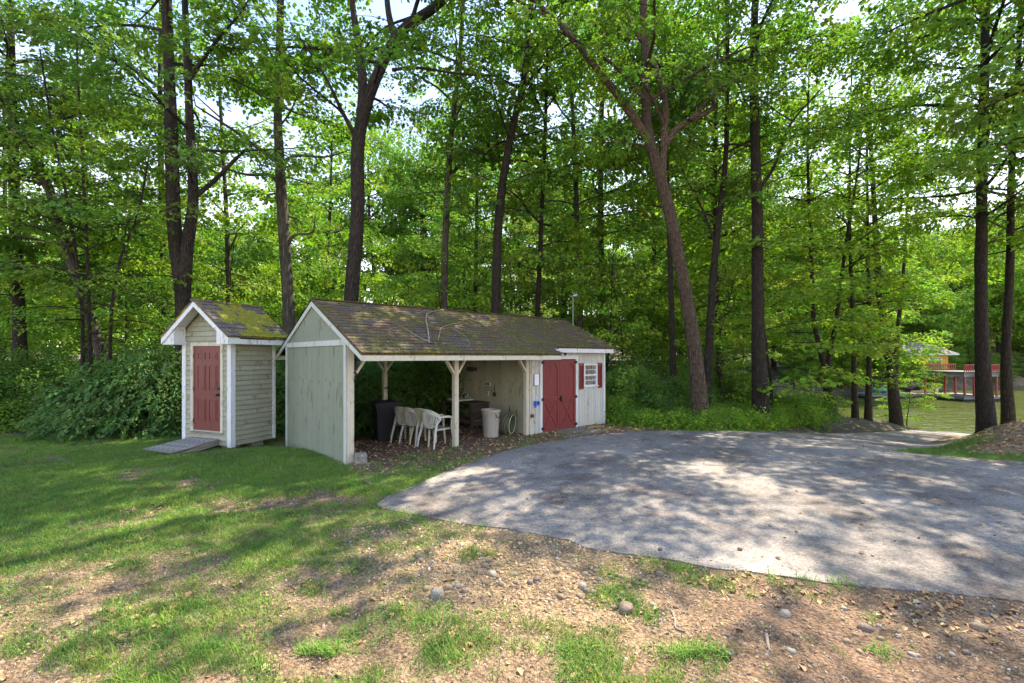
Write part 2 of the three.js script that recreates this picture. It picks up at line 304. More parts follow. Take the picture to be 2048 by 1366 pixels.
MAT.shedRoof = std(0xffffff, { map: shedRoofMap, roughness: 0.95, bumpMap: rep(soilBump, 4, 4), bumpScale: 0.012 });
MAT.moss = [lin(0.085, 0.083, 0.022), lin(0.22, 0.21, 0.02)].map((c) => std(c, { roughness: 1 }));
// shingles on one slope: origin at the eave's left end, e1 along the eave, e2 up the slope; returns geometries of each tab
function shingleCourses(o, e1, e2, len, up, texW, texH, keep, tabW = 0.3, expo = 0.138) {
  const n = e1.clone().cross(e2).normalize(), list = [];
  const rows = Math.floor(up / expo);
  for (let r = 0; r < rows; r++) for (let x = -((r % 3) * 0.1); x < len; x += tabW) {
    const x0 = Math.max(0, x + 0.004), x1 = Math.min(len, x + tabW - 0.004); if (x1 - x0 < 0.05 || (keep && !keep((x0 + x1) / 2, r * expo))) continue;
    const h = expo + 0.05 + (hash(Math.round(x * 50), r, 5) - 0.5) * 0.012, g = new THREE.BoxGeometry(x1 - x0, h, 0.009), s0 = r * expo - 0.012;
    const p = g.attributes.position, u = g.attributes.uv, jit = (hash(Math.round(x * 50), r, 6) - 0.5) * 0.02;
    for (let i = 0; i < p.count; i++) {
      const lx = p.getX(i) + (x0 + x1) / 2, ls = p.getY(i) + s0 + h / 2, lz = p.getZ(i) + 0.024 - 0.016 * (p.getY(i) / h + 0.5) + (p.getY(i) < 0 ? jit * 0.3 : 0);
      const q = o.clone().addScaledVector(e1, lx).addScaledVector(e2, ls).addScaledVector(n, lz); p.setXYZ(i, q.x, q.y, q.z); u.setXY(i, lx / texW, (ls + 0.03 * hash(r, 3, 3)) / texH);
    }
    g.computeVertexNormals(); list.push({ g, x: (x0 + x1) / 2, s: s0 });
  }
  return list;
}
function slab(o, e1, e2, n, poly, t, texW, texH) {                // flat board: polygon (x,s) on a slope, thickness t below
  const s = new THREE.Shape(poly.map(([x, y]) => new THREE.Vector2(x, y))), g = new THREE.ExtrudeGeometry(s, { depth: t, bevelEnabled: false }); g.translate(0, 0, -t);
  const u = g.attributes.uv, p = g.attributes.position; for (let i = 0; i < p.count; i++) u.setXY(i, p.getX(i) / texW, p.getY(i) / texH);
  g.applyMatrix4(new THREE.Matrix4().makeBasis(e1, e2, n).setPosition(o)); return g;
}
// ---------------------------------------------------------------- long shelter: open bay and closed store room under one roof
const shelter = thing('open_shelter', 'long sage green shelter with open bay, mossy shingle roof and closed store room', 'shelter', [SH.x, 0, -SH.d], SH.ang);
const SLOPE = 0.4866, roofY = (b) => 1.95 + (b < SH.W / 2 ? b + 0.65 : SH.W + 0.65 - b) * SLOPE;
{
  const W = SH.W, G = shelter, sb = (a0, a1, b0, b1, y0, y1) => bx(a0, a1, y0, y1, -b1, -b0);
  const cross = (pts, a0, a1) => { const g = prism(pts, a0, a1); g.rotateY(Math.PI / 2); return g; };
  // end wall facing the lawn
  for (const [b0, b1, y0] of [[0.1, 0.82, -0.06], [0.824, 2.14, -0.12], [2.144, W - 0.06, -0.2]]) part('wall_panel', sb(0.002, 0.03, b0, b1, y0, 2.1), MAT.sage, G);
  for (const b of [0.32, 0.57, 1.1, 1.37, 1.63, 1.9, 2.4, 2.66, 2.92]) part('batten_line', sb(-0.0005, 0.004, b - 0.004, b + 0.004, -0.05, 2.1), MAT.sage, G);
  part('gable_panel', cross([[-0.02, 2.19], [W + 0.02, 2.19], [W + 0.02, 2.2], [W / 2, roofY(W / 2) - 0.08], [-0.02, 2.2]], 0.0, 0.03), MAT.sage, G);
  part('trim', sb(-0.022, 0.0, 0.09, W, 2.1, 2.2), MAT.paleTrim, G);
  part('corner_trim', sb(-0.02, 0.0, 0.0, 0.085, -0.04, 2.2), MAT.paleTrim, G); part('corner_trim', sb(-0.02, 0.0, W - 0.06, W + 0.01, -0.2, 2.1), MAT.paleTrim, G);
  // posts, beams and knee braces
  const post = (a, b, w = 0.13, top = 2.12) => part('post', sb(a - w / 2, a + w / 2, b - w / 2, b + w / 2, -0.15, top), MAT.cream, G);
  post(0.073, 0.065, 0.13); post(2.385, 0.05, 0.1); post(4.5, 0.05, 0.1); post(2.385, W - 0.05, 0.1); post(0.09, W - 0.07, 0.1);
  part('beam', sb(0, 4.56, 0.0, 0.09, 2.12, 2.22), MAT.cream, G); part('beam', sb(0, 4.56, W - 0.09, W, 2.12, 2.22), MAT.cream, G);
  const brace = (a, b, s) => part('brace', bar(V(a + s * 0.03, 1.52, -b), V(a + s * 0.46, 2.14, -b), 0.045, 0.085, V(0, 0, 1)), MAT.cream, G);
  brace(0.1, 0.05, 1); brace(2.385, 0.05, 1); brace(2.385, 0.05, -1); brace(4.5, 0.05, -1); brace(2.385, W - 0.05, 1); brace(2.385, W - 0.05, -1);
  for (const a of [0.6, 1.2, 1.8, 2.6, 3.2, 3.8, 4.4]) for (const s of [0, 1]) {   // rafters
    const e = s ? W + 0.6 : -0.6; part('rafter', bar(V(a, roofY(e) - 0.10, -e), V(a, roofY(W / 2) - 0.10, -W / 2), 0.04, 0.09), MAT.rawWood, G);
  }
  // roof
  const th = Math.atan(SLOPE), cs = Math.cos(th), sn = Math.sin(th), A0 = -0.035, A1 = 7.72, CUT = 5.1;
  const oF = V(A0, roofY(-0.65), 0.65), oB = V(A0, roofY(W + 0.65), -(W + 0.65)), e1 = V(1, 0, 0), eF = V(0, sn, -cs), eB = V(0, sn, cs), nF = V(0, cs, sn), nB = V(0, cs, -sn);
  const up = (W / 2 + 0.65) / cs, step = (0.65 - 0.26) / cs;
  const rf = part('roof_slope', slab(oF, e1, eF, nF, [[0, 0], [CUT - A0 - 0.1, 0], [CUT - A0, step], [A1 - A0, step], [A1 - A0, up], [0, up]], 0.03, 8, 4), MAT.roof, G);
  const rb = part('roof_slope', slab(oB, e1, eB, nB, [[0, 0], [A1 - A0, 0], [A1 - A0, up], [0, up]], 0.03, 8, 4), MAT.roof, G);
  let tabs = shingleCourses(oF, e1, eF, A1 - A0, up, 8, 4, (x, s) => x + A0 < CUT || s > step - 0.05);
  tabs.sort((p, q) => (p.x - p.s * 0.2) - (q.x - q.s * 0.2));
  tabs.slice(0, 300).forEach((t) => part('shingle', t.g, MAT.roof, rf));
  tag(part('shingle_field', merge(tabs.slice(300).map((t) => t.g)), MAT.roof, rf), null, null, null, 'stuff');
  part('ridge_cap', bar(V(A0, roofY(W / 2) + 0.012, -W / 2), V(A1, roofY(W / 2) + 0.012, -W / 2), 0.2, 0.02), MAT.roof, G);
  // fascias
  part('eave_board', bx(A0 + 0.03, CUT - 0.12, roofY(-0.65) - 0.125, roofY(-0.65) - 0.032, 0.62, 0.645), MAT.cream, G);
  part('eave_board', bx(CUT - 0.05, A1, roofY(-0.26) - 0.14, roofY(-0.26) - 0.034, 0.215, 0.24), MAT.whiteTrim, G);
  part('eave_board', bx(A0, A1, roofY(W + 0.65) - 0.125, roofY(W + 0.65) - 0.032, -(W + 0.645), -(W + 0.62)), MAT.cream, G);
  const rake = (a, m, f0 = -0.645) => { for (const [b0, b1] of [[f0, W / 2], [W + 0.645, W / 2]]) { const f = b1 > b0 ? 1 : -1; part('rake_board', cross([[b0, roofY(b0) - 0.125], [b0, roofY(b0) - 0.035], [b1 - f * 0.001, roofY(W / 2) - 0.035], [b1 - f * 0.001, roofY(W / 2) - 0.135]], a, a + 0.025), m, G); } };
  rake(-0.032, MAT.paleTrim); rake(7.69, MAT.whiteTrim, -0.24);
  // partition between open bay and store room, back and far walls
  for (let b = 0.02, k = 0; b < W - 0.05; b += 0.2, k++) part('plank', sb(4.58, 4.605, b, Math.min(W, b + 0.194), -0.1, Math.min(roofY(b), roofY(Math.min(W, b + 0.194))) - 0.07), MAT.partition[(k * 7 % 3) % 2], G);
  part('back_wall', sb(4.61, 7.6, W - 0.03, W, -0.5, 2.2), MAT.plank[0], G); part('inner_lining', sb(4.606, 4.612, 0.03, W - 0.03, -0.1, 2.2), MAT.rawWood, G);
  part('end_wall', cross([[0.0, -0.4], [W - 0.035, -0.4], [W - 0.035, 2.2], [W / 2, roofY(W / 2) - 0.09], [0.0, 2.2]], 7.57, 7.598), MAT.plank[1], G);
  part('floor', sb(4.62, 7.56, 0.04, W - 0.05, -0.1, 0.0), MAT.greyWood, G); part('ceiling', sb(4.62, 7.56, 0.04, W - 0.05, 2.2, 2.21), MAT.rawWood, G);
  // store room front: grooved planks round the door and window openings
  const D0 = 5.0, D1 = 6.3, DT = 1.81, W0 = 6.66, W1 = 7.26, WY0 = 1.07, WY1 = 1.7, pw = 0.102;
  let k = 0; const plank = (a0, a1, y0, y1) => part('plank', sb(a0, a1 - 0.007, 0.0, 0.024, y0, y1), MAT.plank[(k++ * 5) % 3], G);
  const cuts = []; for (let a = 4.56; a < 7.6; a += pw) cuts.push([a, Math.min(7.598, a + pw)]);
  for (const [a0, a1] of cuts) {
    if (a1 <= D0 - 0.02) plank(a0, a1, 0.0, 2.19); else if (a0 < D1 + 0.02) plank(a0, a1, DT + 0.03, 2.19);
    else if (a1 <= W0 || a0 >= W1) plank(a0, a1, -0.16, 2.19); else { plank(a0, a1, -0.16, WY0); plank(a0, a1, WY1, 2.19); }
  }
  part('backing', sb(4.62, D0 - 0.05, 0.026, 0.032, 0, 2.19), MAT.plank[0], G); part('backing', sb(D0 - 0.05, D1 + 0.05, 0.026, 0.032, DT + 0.03, 2.19), MAT.plank[0], G);
  part('backing', sb(D1 + 0.05, W0, 0.026, 0.032, -0.1, 2.19), MAT.plank[0], G); part('backing', sb(W1, 7.56, 0.026, 0.032, -0.1, 2.19), MAT.plank[0], G);
  part('backing', sb(W0, W1, 0.026, 0.032, -0.1, WY0), MAT.plank[0], G); part('backing', sb(W0, W1, 0.026, 0.032, WY1, 2.19), MAT.plank[0], G);
  part('corner_trim', sb(7.55, 7.63, -0.022, -0.002, -0.18, 2.2), MAT.whiteTrim, G); part('corner_trim', sb(7.6, 7.622, 0.0, 0.08, -0.18, 2.2), MAT.whiteTrim, G);
  part('post_trim', sb(4.555, 4.64, -0.022, -0.002, 0.0, 2.12), MAT.cream, G);
  part('door_casing', sb(D0 - 0.085, D0 - 0.005, -0.024, -0.002, -0.02, DT + 0.02), MAT.whiteTrim, G); part('door_casing', sb(D1 + 0.005, D1 + 0.085, -0.024, -0.002, -0.03, DT + 0.02), MAT.whiteTrim, G);
  part('door_casing', sb(D0 - 0.11, D1 + 0.11, -0.026, -0.002, DT + 0.022, DT + 0.12), MAT.whiteTrim, G);
  // double barn doors
  const leaf = (x0, x1, hingeLeft) => {
    const d = part('barn_door', sb(x0, x1, 0.004, 0.024, 0.02, DT), MAT.barnRed, G), w = x1 - x0, RL = 0.085, mid = 0.83, f = -0.018;
    const n = 5, iw = (w - 2 * RL) / n;
    for (let i = 0; i < n; i++) { part('plank', sb(x0 + RL + i * iw + 0.002, x0 + RL + (i + 1) * iw - 0.002, -0.002, 0.004, mid + 0.05, DT - RL), MAT.barnRed, d); part('plank', sb(x0 + RL + i * iw + 0.002, x0 + RL + (i + 1) * iw - 0.002, -0.002, 0.004, 0.11, mid - 0.05), MAT.barnRed, d); }
    part('stile', sb(x0, x0 + RL, f, 0.003, 0.02, DT), MAT.barnRed, d); part('stile', sb(x1 - RL, x1, f, 0.003, 0.02, DT), MAT.barnRed, d);
    part('rail', sb(x0 + RL, x1 - RL, f + 0.001, 0.003, DT - RL, DT), MAT.barnRed, d); part('rail', sb(x0 + RL, x1 - RL, f + 0.001, 0.003, mid - 0.05, mid + 0.05), MAT.barnRed, d); part('rail', sb(x0 + RL, x1 - RL, f + 0.001, 0.003, 0.02, 0.12), MAT.barnRed, d);
    for (const s of [0, 1]) { const cx = s ? x1 - RL : x0 + RL, t = s ? -1 : 1; const g = prism([[cx, DT - RL], [cx + t * 0.11, DT - RL], [cx, DT - RL - 0.11]], 0.0, 0.016); g.translate(0, 0, 0.001); part('corner_gusset', g, MAT.barnRed, d); }
    part('cross_brace', bar(V(x0 + RL + 0.01, 0.13, 0.008), V(x1 - RL - 0.01, mid - 0.06, 0.008), 0.014, 0.055, V(0, 0, 1).cross(V(w, 0.6, 0)).normalize()), MAT.barnRed, d);
    part('cross_brace', bar(V(x1 - RL - 0.01, 0.13, 0.010), V(x0 + RL + 0.01, mid - 0.06, 0.010), 0.014, 0.055, V(0, 0, 1).cross(V(-w, 0.6, 0)).normalize()), MAT.barnRed, d);
    for (const y of [0.1, mid, DT - 0.06]) part('hinge', hingeLeft ? sb(x0 - 0.045, x0 + 0.05, f - 0.018, f - 0.002, y - 0.035, y + 0.035) : sb(x1 - 0.05, x1 + 0.045, f - 0.018, f - 0.002, y - 0.035, y + 0.035), MAT.iron, d);
    return d;
  };
  const mid = (D0 + D1) / 2; leaf(D0, mid - 0.004, true); const dr = leaf(mid + 0.004, D1, false);
  part('latch', sb(mid - 0.05, mid + 0.07, -0.045, -0.02, 0.80, 0.825), MAT.iron, dr); part('handle', sb(mid + 0.02, mid + 0.045, -0.06, -0.02, 0.74, 0.88), MAT.iron, dr);
  part('threshold', sb(D0 - 0.02, D1 + 0.02, -0.03, 0.05, -0.05, 0.016), MAT.greyWood, G);
  // window with six-over-six panes and louvred shutters
  const win = part('window', merge([sb(W0, W0 + 0.05, -0.02, 0.05, WY0, WY1), sb(W1 - 0.05, W1, -0.02, 0.05, WY0, WY1), sb(W0 + 0.05, W1 - 0.05, -0.02, 0.05, WY0, WY0 + 0.05), sb(W0 + 0.05, W1 - 0.05, -0.02, 0.05, WY1 - 0.045, WY1)]), MAT.whiteTrim, G);
  const wx0 = W0 + 0.05, wx1 = W1 - 0.05, wy0 = WY0 + 0.05, wy1 = WY1 - 0.045, wm = (wy0 + wy1) / 2;
  part('meeting_rail', sb(wx0, wx1, -0.012, 0.03, wm - 0.02, wm + 0.02), MAT.whiteTrim, win); part('sill', sb(W0 - 0.02, W1 + 0.02, -0.05, -0.021, WY0 - 0.01, WY0 + 0.025), MAT.whiteTrim, win);
  for (const [y0, y1, z] of [[wy0, wm - 0.02, 0.012], [wm + 0.02, wy1, 0.002]]) for (let i = 0; i < 3; i++) for (let j = 0; j < 2; j++) {
    const pw2 = (wx1 - wx0) / 3, ph = (y1 - y0) / 2, x = wx0 + i * pw2, y = y0 + j * ph; part('pane', sb(x, x + pw2, z, z + 0.003, y, y + ph), MAT.glass, win);
    if (i) part('muntin', sb(x - 0.009, x + 0.009, z - 0.012, z - 0.001, y0, y1), MAT.whiteTrim, win); if (j && !i) part('muntin', sb(wx0, wx1, z - 0.010, z - 0.0015, y - 0.009, y + 0.009), MAT.whiteTrim, win);
  }
  for (const [x0, x1] of [[W0 - 0.2, W0 - 0.02], [W1 + 0.035, W1 + 0.215]]) {
    const s = part('shutter', merge([sb(x0, x0 + 0.03, -0.028, -0.004, WY0 - 0.06, WY1 + 0.02), sb(x1 - 0.03, x1, -0.028, -0.004, WY0 - 0.06, WY1 + 0.02), sb(x0 + 0.03, x1 - 0.03, -0.028, -0.004, WY0 - 0.06, WY0 - 0.02), sb(x0 + 0.03, x1 - 0.03, -0.028, -0.004, WY1 - 0.02, WY1 + 0.02)]), MAT.barnRed, G);
    for (let i = 0; i < 16; i++) { const y = WY0 - 0.015 + i * 0.0385; part('slat', bar(V(x0 + 0.031, y + 0.01, 0.012), V(x1 - 0.031, y + 0.01, 0.012), 0.008, 0.04, V(0, 0.8, -0.5)), MAT.barnRed, s); }
  }
  // moss cushions on the roof
  R = mulberry(301); const mossGeo = []; 
  for (let i = 0; i < 5200; i++) {
    const x = rr(0.02, A1 - A0 - 0.05), s = rr(0.05, up - 0.05); if (x + A0 > CUT && s < step) continue;
    if (fbm(x * 2.1, s * 3.6, 4, 81) < 0.52) continue; const g = new THREE.IcosahedronGeometry(1, 0), k2 = rr(0.012, 0.035); g.scale(k2 * rr(0.8, 1.8), k2 * rr(0.8, 1.3), k2 * 0.42);
    g.rotateZ(rr(0, 6)); g.applyMatrix4(new THREE.Matrix4().makeBasis(e1, eF, nF).setPosition(oF.clone().addScaledVector(e1, x).addScaledVector(eF, s).addScaledVector(nF, 0.018))); mossGeo.push(g);
  }
  tag(part('moss', merge(mossGeo), MAT.moss[0], rf), null, null, null, 'stuff');
  const dry = [[], []]; for (let i = 0; i < 900; i++) {            // dry leaves and needles caught on the shingles
    const x = rr(0.05, A1 - A0 - 0.05), s = rr(0.05, up - 0.05); if (x + A0 > CUT && s < step) continue; const g = new THREE.PlaneGeometry(rr(0.02, 0.06), rr(0.008, 0.03)); g.rotateX(rr(-0.6, 0.6)); g.rotateZ(rr(0, 6)); g.applyMatrix4(new THREE.Matrix4().makeBasis(e1, eF, nF).setPosition(oF.clone().addScaledVector(e1, x).addScaledVector(eF, s).addScaledVector(nF, 0.03))); dry[i % 2].push(g); }
  dry.forEach((l, i) => tag(part('dry_leaves', merge(l), std(i ? lin(0.26, 0.15, 0.07) : lin(0.14, 0.08, 0.045), { roughness: 1, side: THREE.DoubleSide }), rf), null, null, null, 'stuff'));
}
// ---------------------------------------------------------------- small clapboard shed
const SHED = { x: -6.607, d: 10.09, turn: -20.1 * Math.PI / 180, y: 0.1 };
const smallShed = thing('clapboard_shed', 'small khaki clapboard shed with red panelled door and white gable trim', 'shed', [SHED.x, 0, -SHED.d], SHED.turn);
{
  const G = smallShed, hw = 0.7, dep = 1.1, y0 = 0.0, yE = 2.22, ridge = 3.10, eo = 0.3, fo = 0.32, bo = 0.2, m = (ridge - 2.32) / (hw + eo), ry = (x) => ridge - Math.abs(x) * m;
  let k = 0; const board = (geo) => part('siding_board', geo, MAT.siding[(k++ * 7) % 3], G);
  const profile = (L, y, h = 0.098) => { const g = prism([[0, 0], [0.032, 0], [0.01, h], [0, h]], 0, L); return g; };   // x outwards, y up, z along
  const put = (L, x, y, z, turn) => { const g = profile(L, y); g.rotateY(turn); g.translate(x, y, z); boxUV(g, y * 3.7, y); return g; };
  for (let i = 0, y = y0 - 0.0; i < 21; i++, y += 0.107) {
    if (y > 0.05) { board(put(dep - 0.12, hw, y, -dep + 0.06, 0)); board(put(dep - 0.12, -hw, y, -0.06, Math.PI)); } else { board(put(dep - 0.12, hw, y, -dep + 0.06, 0)); }
    // front: beside the door and above it (z outwards)
    const fr = (x0, x1) => { if (x1 - x0 > 0.03) board(put(x1 - x0, x1, y, 0, -Math.PI / 2)); };
    if (y < 0.25) fr(-hw + 0.07, hw - 0.07); else if (y < 2.13) { fr(-hw + 0.07, -0.465); fr(0.5, hw - 0.07); } else fr(-hw + 0.07, hw - 0.07);
  }
  for (let y = 2.24; y < ridge - 0.2; y += 0.107) { const w = Math.min(hw, (ridge - 0.09 - y - 0.1) / m); if (w > 0.05) board(put(2 * w, w, y, 0, -Math.PI / 2)); }
  part('core', prism([[-hw, y0], [hw, y0], [hw, ry(hw) - 0.08], [0, ridge - 0.09], [-hw, ry(hw) - 0.08]], -dep, -0.001), MAT.siding[0], G);
  for (const s of [-1, 1]) {
    part('corner_trim', bx(s > 0 ? hw - 0.07 : -hw - 0.04, s > 0 ? hw + 0.04 : -hw + 0.07, -0.03, 2.24, 0.002, 0.04), MAT.whiteTrim, G);
    part('corner_trim', bx(s > 0 ? hw + 0.002 : -hw - 0.04, s > 0 ? hw + 0.04 : -hw - 0.002, -0.03, 2.24, -0.07, 0.0), MAT.whiteTrim, G);
    part('corner_trim', bx(s > 0 ? hw + 0.002 : -hw - 0.04, s > 0 ? hw + 0.04 : -hw - 0.002, 0.0, 2.24, -dep - 0.01, -dep + 0.06), MAT.whiteTrim, G);
  }
  // door
  const x0 = -0.4, x1 = 0.433, dy = 0.3, dt = 2.13, z = 0.018, door = part('door', bx(x0, x1, dy, dt, 0.0, z), MAT.doorRed, G);
  part('door_casing', bx(x0 - 0.07, x0, dy - 0.03, dt + 0.07, 0.0, 0.042), MAT.cream, G); part('door_casing', bx(x1, x1 + 0.07, dy - 0.03, dt + 0.07, 0.0, 0.042), MAT.cream, G); part('door_casing', bx(x0, x1, dt, dt + 0.07, 0.0, 0.034), MAT.cream, G);
  part('threshold', bx(x0 - 0.07, x1 + 0.07, dy - 0.06, dy - 0.031, 0.0, 0.06), MAT.greyWood, G);
  const w = x1 - x0, cols = [[x0 + 0.12, x0 + w / 2 - 0.05], [x0 + w / 2 + 0.05, x1 - 0.12]], rows = [[dy + 0.2, dy + 0.68], [dy + 0.86, dy + 1.42], [dy + 1.53, dy + 1.7]];
  for (const [a, b] of cols) for (const [c, d] of rows) {
    part('panel_moulding', merge([bx(a, b, c, c + 0.018, z, z + 0.008), bx(a, b, d - 0.018, d, z, z + 0.008), bx(a, a + 0.018, c + 0.018, d - 0.018, z, z + 0.008), bx(b - 0.018, b, c + 0.018, d - 0.018, z, z + 0.008)]), MAT.doorRed, door);
    const g = prism([[a + 0.04, c + 0.04], [b - 0.04, c + 0.04], [b - 0.04, d - 0.04], [a + 0.04, d - 0.04]], z - 0.002, z + 0.007, 0.006); part('door_panel', g, MAT.doorRed, door);
  }
  const knob = new THREE.SphereGeometry(0.03, 12, 8); knob.translate(x1 - 0.06, 1.08, z + 0.055); part('door_knob', merge([knob, cyl(V(x1 - 0.06, 1.08, z), V(x1 - 0.06, 1.08, z + 0.05), 0.014), cyl(V(x1 - 0.06, 1.08, z), V(x1 - 0.06, 1.08, z + 0.008), 0.035)]), MAT.iron, door);
  part('deadbolt', cyl(V(x1 - 0.06, 1.21, z), V(x1 - 0.06, 1.21, z + 0.03), 0.03), MAT.iron, door);
  for (const y of [0.5, 1.2, 1.92]) part('hinge', bx(x0 - 0.02, x0 + 0.012, y - 0.045, y + 0.045, z + 0.001, 0.04), MAT.brass, door);
  // roof
  const th = Math.atan(m), cs = Math.cos(th), sn = Math.sin(th), L = dep + fo + bo, up = (hw + eo) / cs;
  const oR = V(hw + eo, ry(hw + eo), fo), e1 = V(0, 0, -1), eR = V(-cs, sn, 0), nR = V(sn, cs, 0), oL = V(-hw - eo, ry(hw + eo), -dep - bo), eL = V(cs, sn, 0), nL = V(-sn, cs, 0);
  const rR = part('roof_slope', slab(oR, e1, eR, nR, [[0, 0], [L, 0], [L, up], [0, up]], 0.03, 2, 2), MAT.shedRoof, G), rL = part('roof_slope', slab(oL, V(0, 0, 1), eL, nL, [[0, 0], [L, 0], [L, up], [0, up]], 0.03, 2, 2), MAT.shedRoof, G);
  for (const t of shingleCourses(oR, e1, eR, L, up, 2, 2)) part('shingle', t.g, MAT.shedRoof, rR);
  for (const t of shingleCourses(oL, V(0, 0, 1), eL, L, up, 2, 2)) part('shingle', t.g, MAT.shedRoof, rL);
  part('ridge_cap', bx(-0.09, 0.09, ridge - 0.02, ridge + 0.018, -dep - bo, fo), MAT.shedRoof, G);
  R = mulberry(303); const mg = [];
  for (let i = 0; i < 1500; i++) { const x = rr(0.05, L - 0.05), s = rr(0.05, up - 0.05); if (fbm(x * 2.4 + 1.7, s * 2.6 + 5.2, 4, 91) < 0.46) continue; const g = new THREE.IcosahedronGeometry(1, 0), q = rr(0.014, 0.036); g.scale(q * rr(0.8, 1.6), q, q * 0.5); g.rotateZ(rr(0, 6)); g.applyMatrix4(new THREE.Matrix4().makeBasis(e1, eR, nR).setPosition(oR.clone().addScaledVector(e1, x).addScaledVector(eR, s).addScaledVector(nR, 0.02))); mg.push(g); }
  tag(part('moss', merge(mg), MAT.moss[1], rR), null, null, null, 'stuff');
  for (const s of [-1, 1]) {
    part('rake_board', prism([[s * (hw + eo), ry(hw + eo) - 0.15], [s * (hw + eo), ry(hw + eo) - 0.035], [s * 0.001, ridge - 0.035], [s * 0.001, ridge - 0.15]], fo - 0.03, fo - 0.005), MAT.whiteTrim, G);
    part('eave_return', prism([[s * (hw + eo - 0.002), ry(hw + eo) - 0.16], [s * (hw + eo - 0.002), ry(hw + eo) - 0.05], [s * (hw - 0.06), ry(hw - 0.06) - 0.05], [s * (hw - 0.06), ry(hw + eo) - 0.16]], 0.03, fo - 0.034), MAT.whiteTrim, G);
    part('eave_board', bx(s > 0 ? hw + eo - 0.03 : -hw - eo + 0.004, s > 0 ? hw + eo - 0.004 : -hw - eo + 0.03, ry(hw + eo) - 0.16, ry(hw + eo) - 0.055, -dep - bo, 0.028), MAT.whiteTrim, G);
    part('eave_soffit', bx(s > 0 ? hw + 0.03 : -hw - eo + 0.034, s > 0 ? hw + eo - 0.034 : -hw - 0.03, ry(hw + eo) - 0.15, ry(hw + eo) - 0.14, -dep - bo, 0.028), MAT.whiteTrim, G);
    for (let i = 0; i < 3; i++) part('soffit_slat', prism([[s * (hw - 0.07), ry(hw - 0.07) - 0.06], [s * (hw - 0.07), ry(hw - 0.07) - 0.05], [s * 0.002, ridge - 0.05], [s * 0.002, ridge - 0.06]], 0.03 + i * 0.086, 0.03 + i * 0.086 + 0.082), MAT.whiteTrim, G);
  }
  for (const [x, zz] of [[-0.55, -0.12], [0.5, -0.1], [0.58, -0.62]]) part('footing_block', bx(x - 0.1, x + 0.1, -0.12, y0, zz - 0.2, zz + 0.08), MAT.concrete, G);
  // wooden ramp to the door
  const rp = thing('wooden_ramp', 'grey weathered plank ramp leading up to the small shed door', 'ramp', [SHED.x, 0, -SHED.d], SHED.turn);
  for (let i = 0; i < 6; i++) { const a = -0.42 + i * 0.14; part('plank', bar(V(a + 0.07, 0.13, 0.075), V(a + 0.07, 0.04, 1.05), 0.134, 0.035), MAT.paleWood, rp); }
  part('rail', bar(V(-0.38, 0.06, 0.07), V(-0.38, -0.04, 1.0), 0.05, 0.09), MAT.greyWood, rp); part('rail', bar(V(0.38, 0.06, 0.07), V(0.38, -0.04, 1.0), 0.05, 0.09), MAT.greyWood, rp);
}
// low plank landing at the barn doors
{
  const [x, d] = fromShelter(5.65, -0.06), g = thing('plank_landing', 'low weathered plank landing on the ground before the red double doors', 'landing', [x, 0, -d], SH.ang);
  for (let i = 0; i < 6; i++) part('plank', bx(-0.72, 0.72, -0.06, 0.012, i * 0.14, i * 0.14 + 0.132), MAT.greyWood, g);
}
// ---------------------------------------------------------------- things in and around the sheds
console.log('objects');
const sp = (a, b, y = 0) => { const [x, d] = fromShelter(a, b); return [x, y, -d]; };
MAT.plastic = [lin(0.60, 0.58, 0.48), lin(0.50, 0.48, 0.40), lin(0.48, 0.45, 0.29), lin(0.46, 0.44, 0.34)].map((c) => std(c, { map: rep(paintMap, 1.5), roughness: 0.5 }));
MAT.black = std(lin(0.006, 0.006, 0.007), { roughness: 0.75 });
MAT.bin = std(lin(0.42, 0.38, 0.30), { map: rep(paintMap, 1.2), roughness: 0.55 });
MAT.blue = std(lin(0.01, 0.10, 0.62), { roughness: 0.35 });
MAT.oldWood = std(lin(0.13, 0.09, 0.06), { map: rep(woodMap, 0.8, 1.6), roughness: 0.9 });
MAT.paper = std(lin(0.80, 0.81, 0.82), { roughness: 0.7 });
MAT.steel = std(lin(0.5, 0.5, 0.5), { roughness: 0.4, metalness: 0.8 });
MAT.hose = std(lin(0.10, 0.11, 0.06), { roughness: 0.5 }); MAT.hosePale = std(lin(0.42, 0.40, 0.22), { roughness: 0.5 });
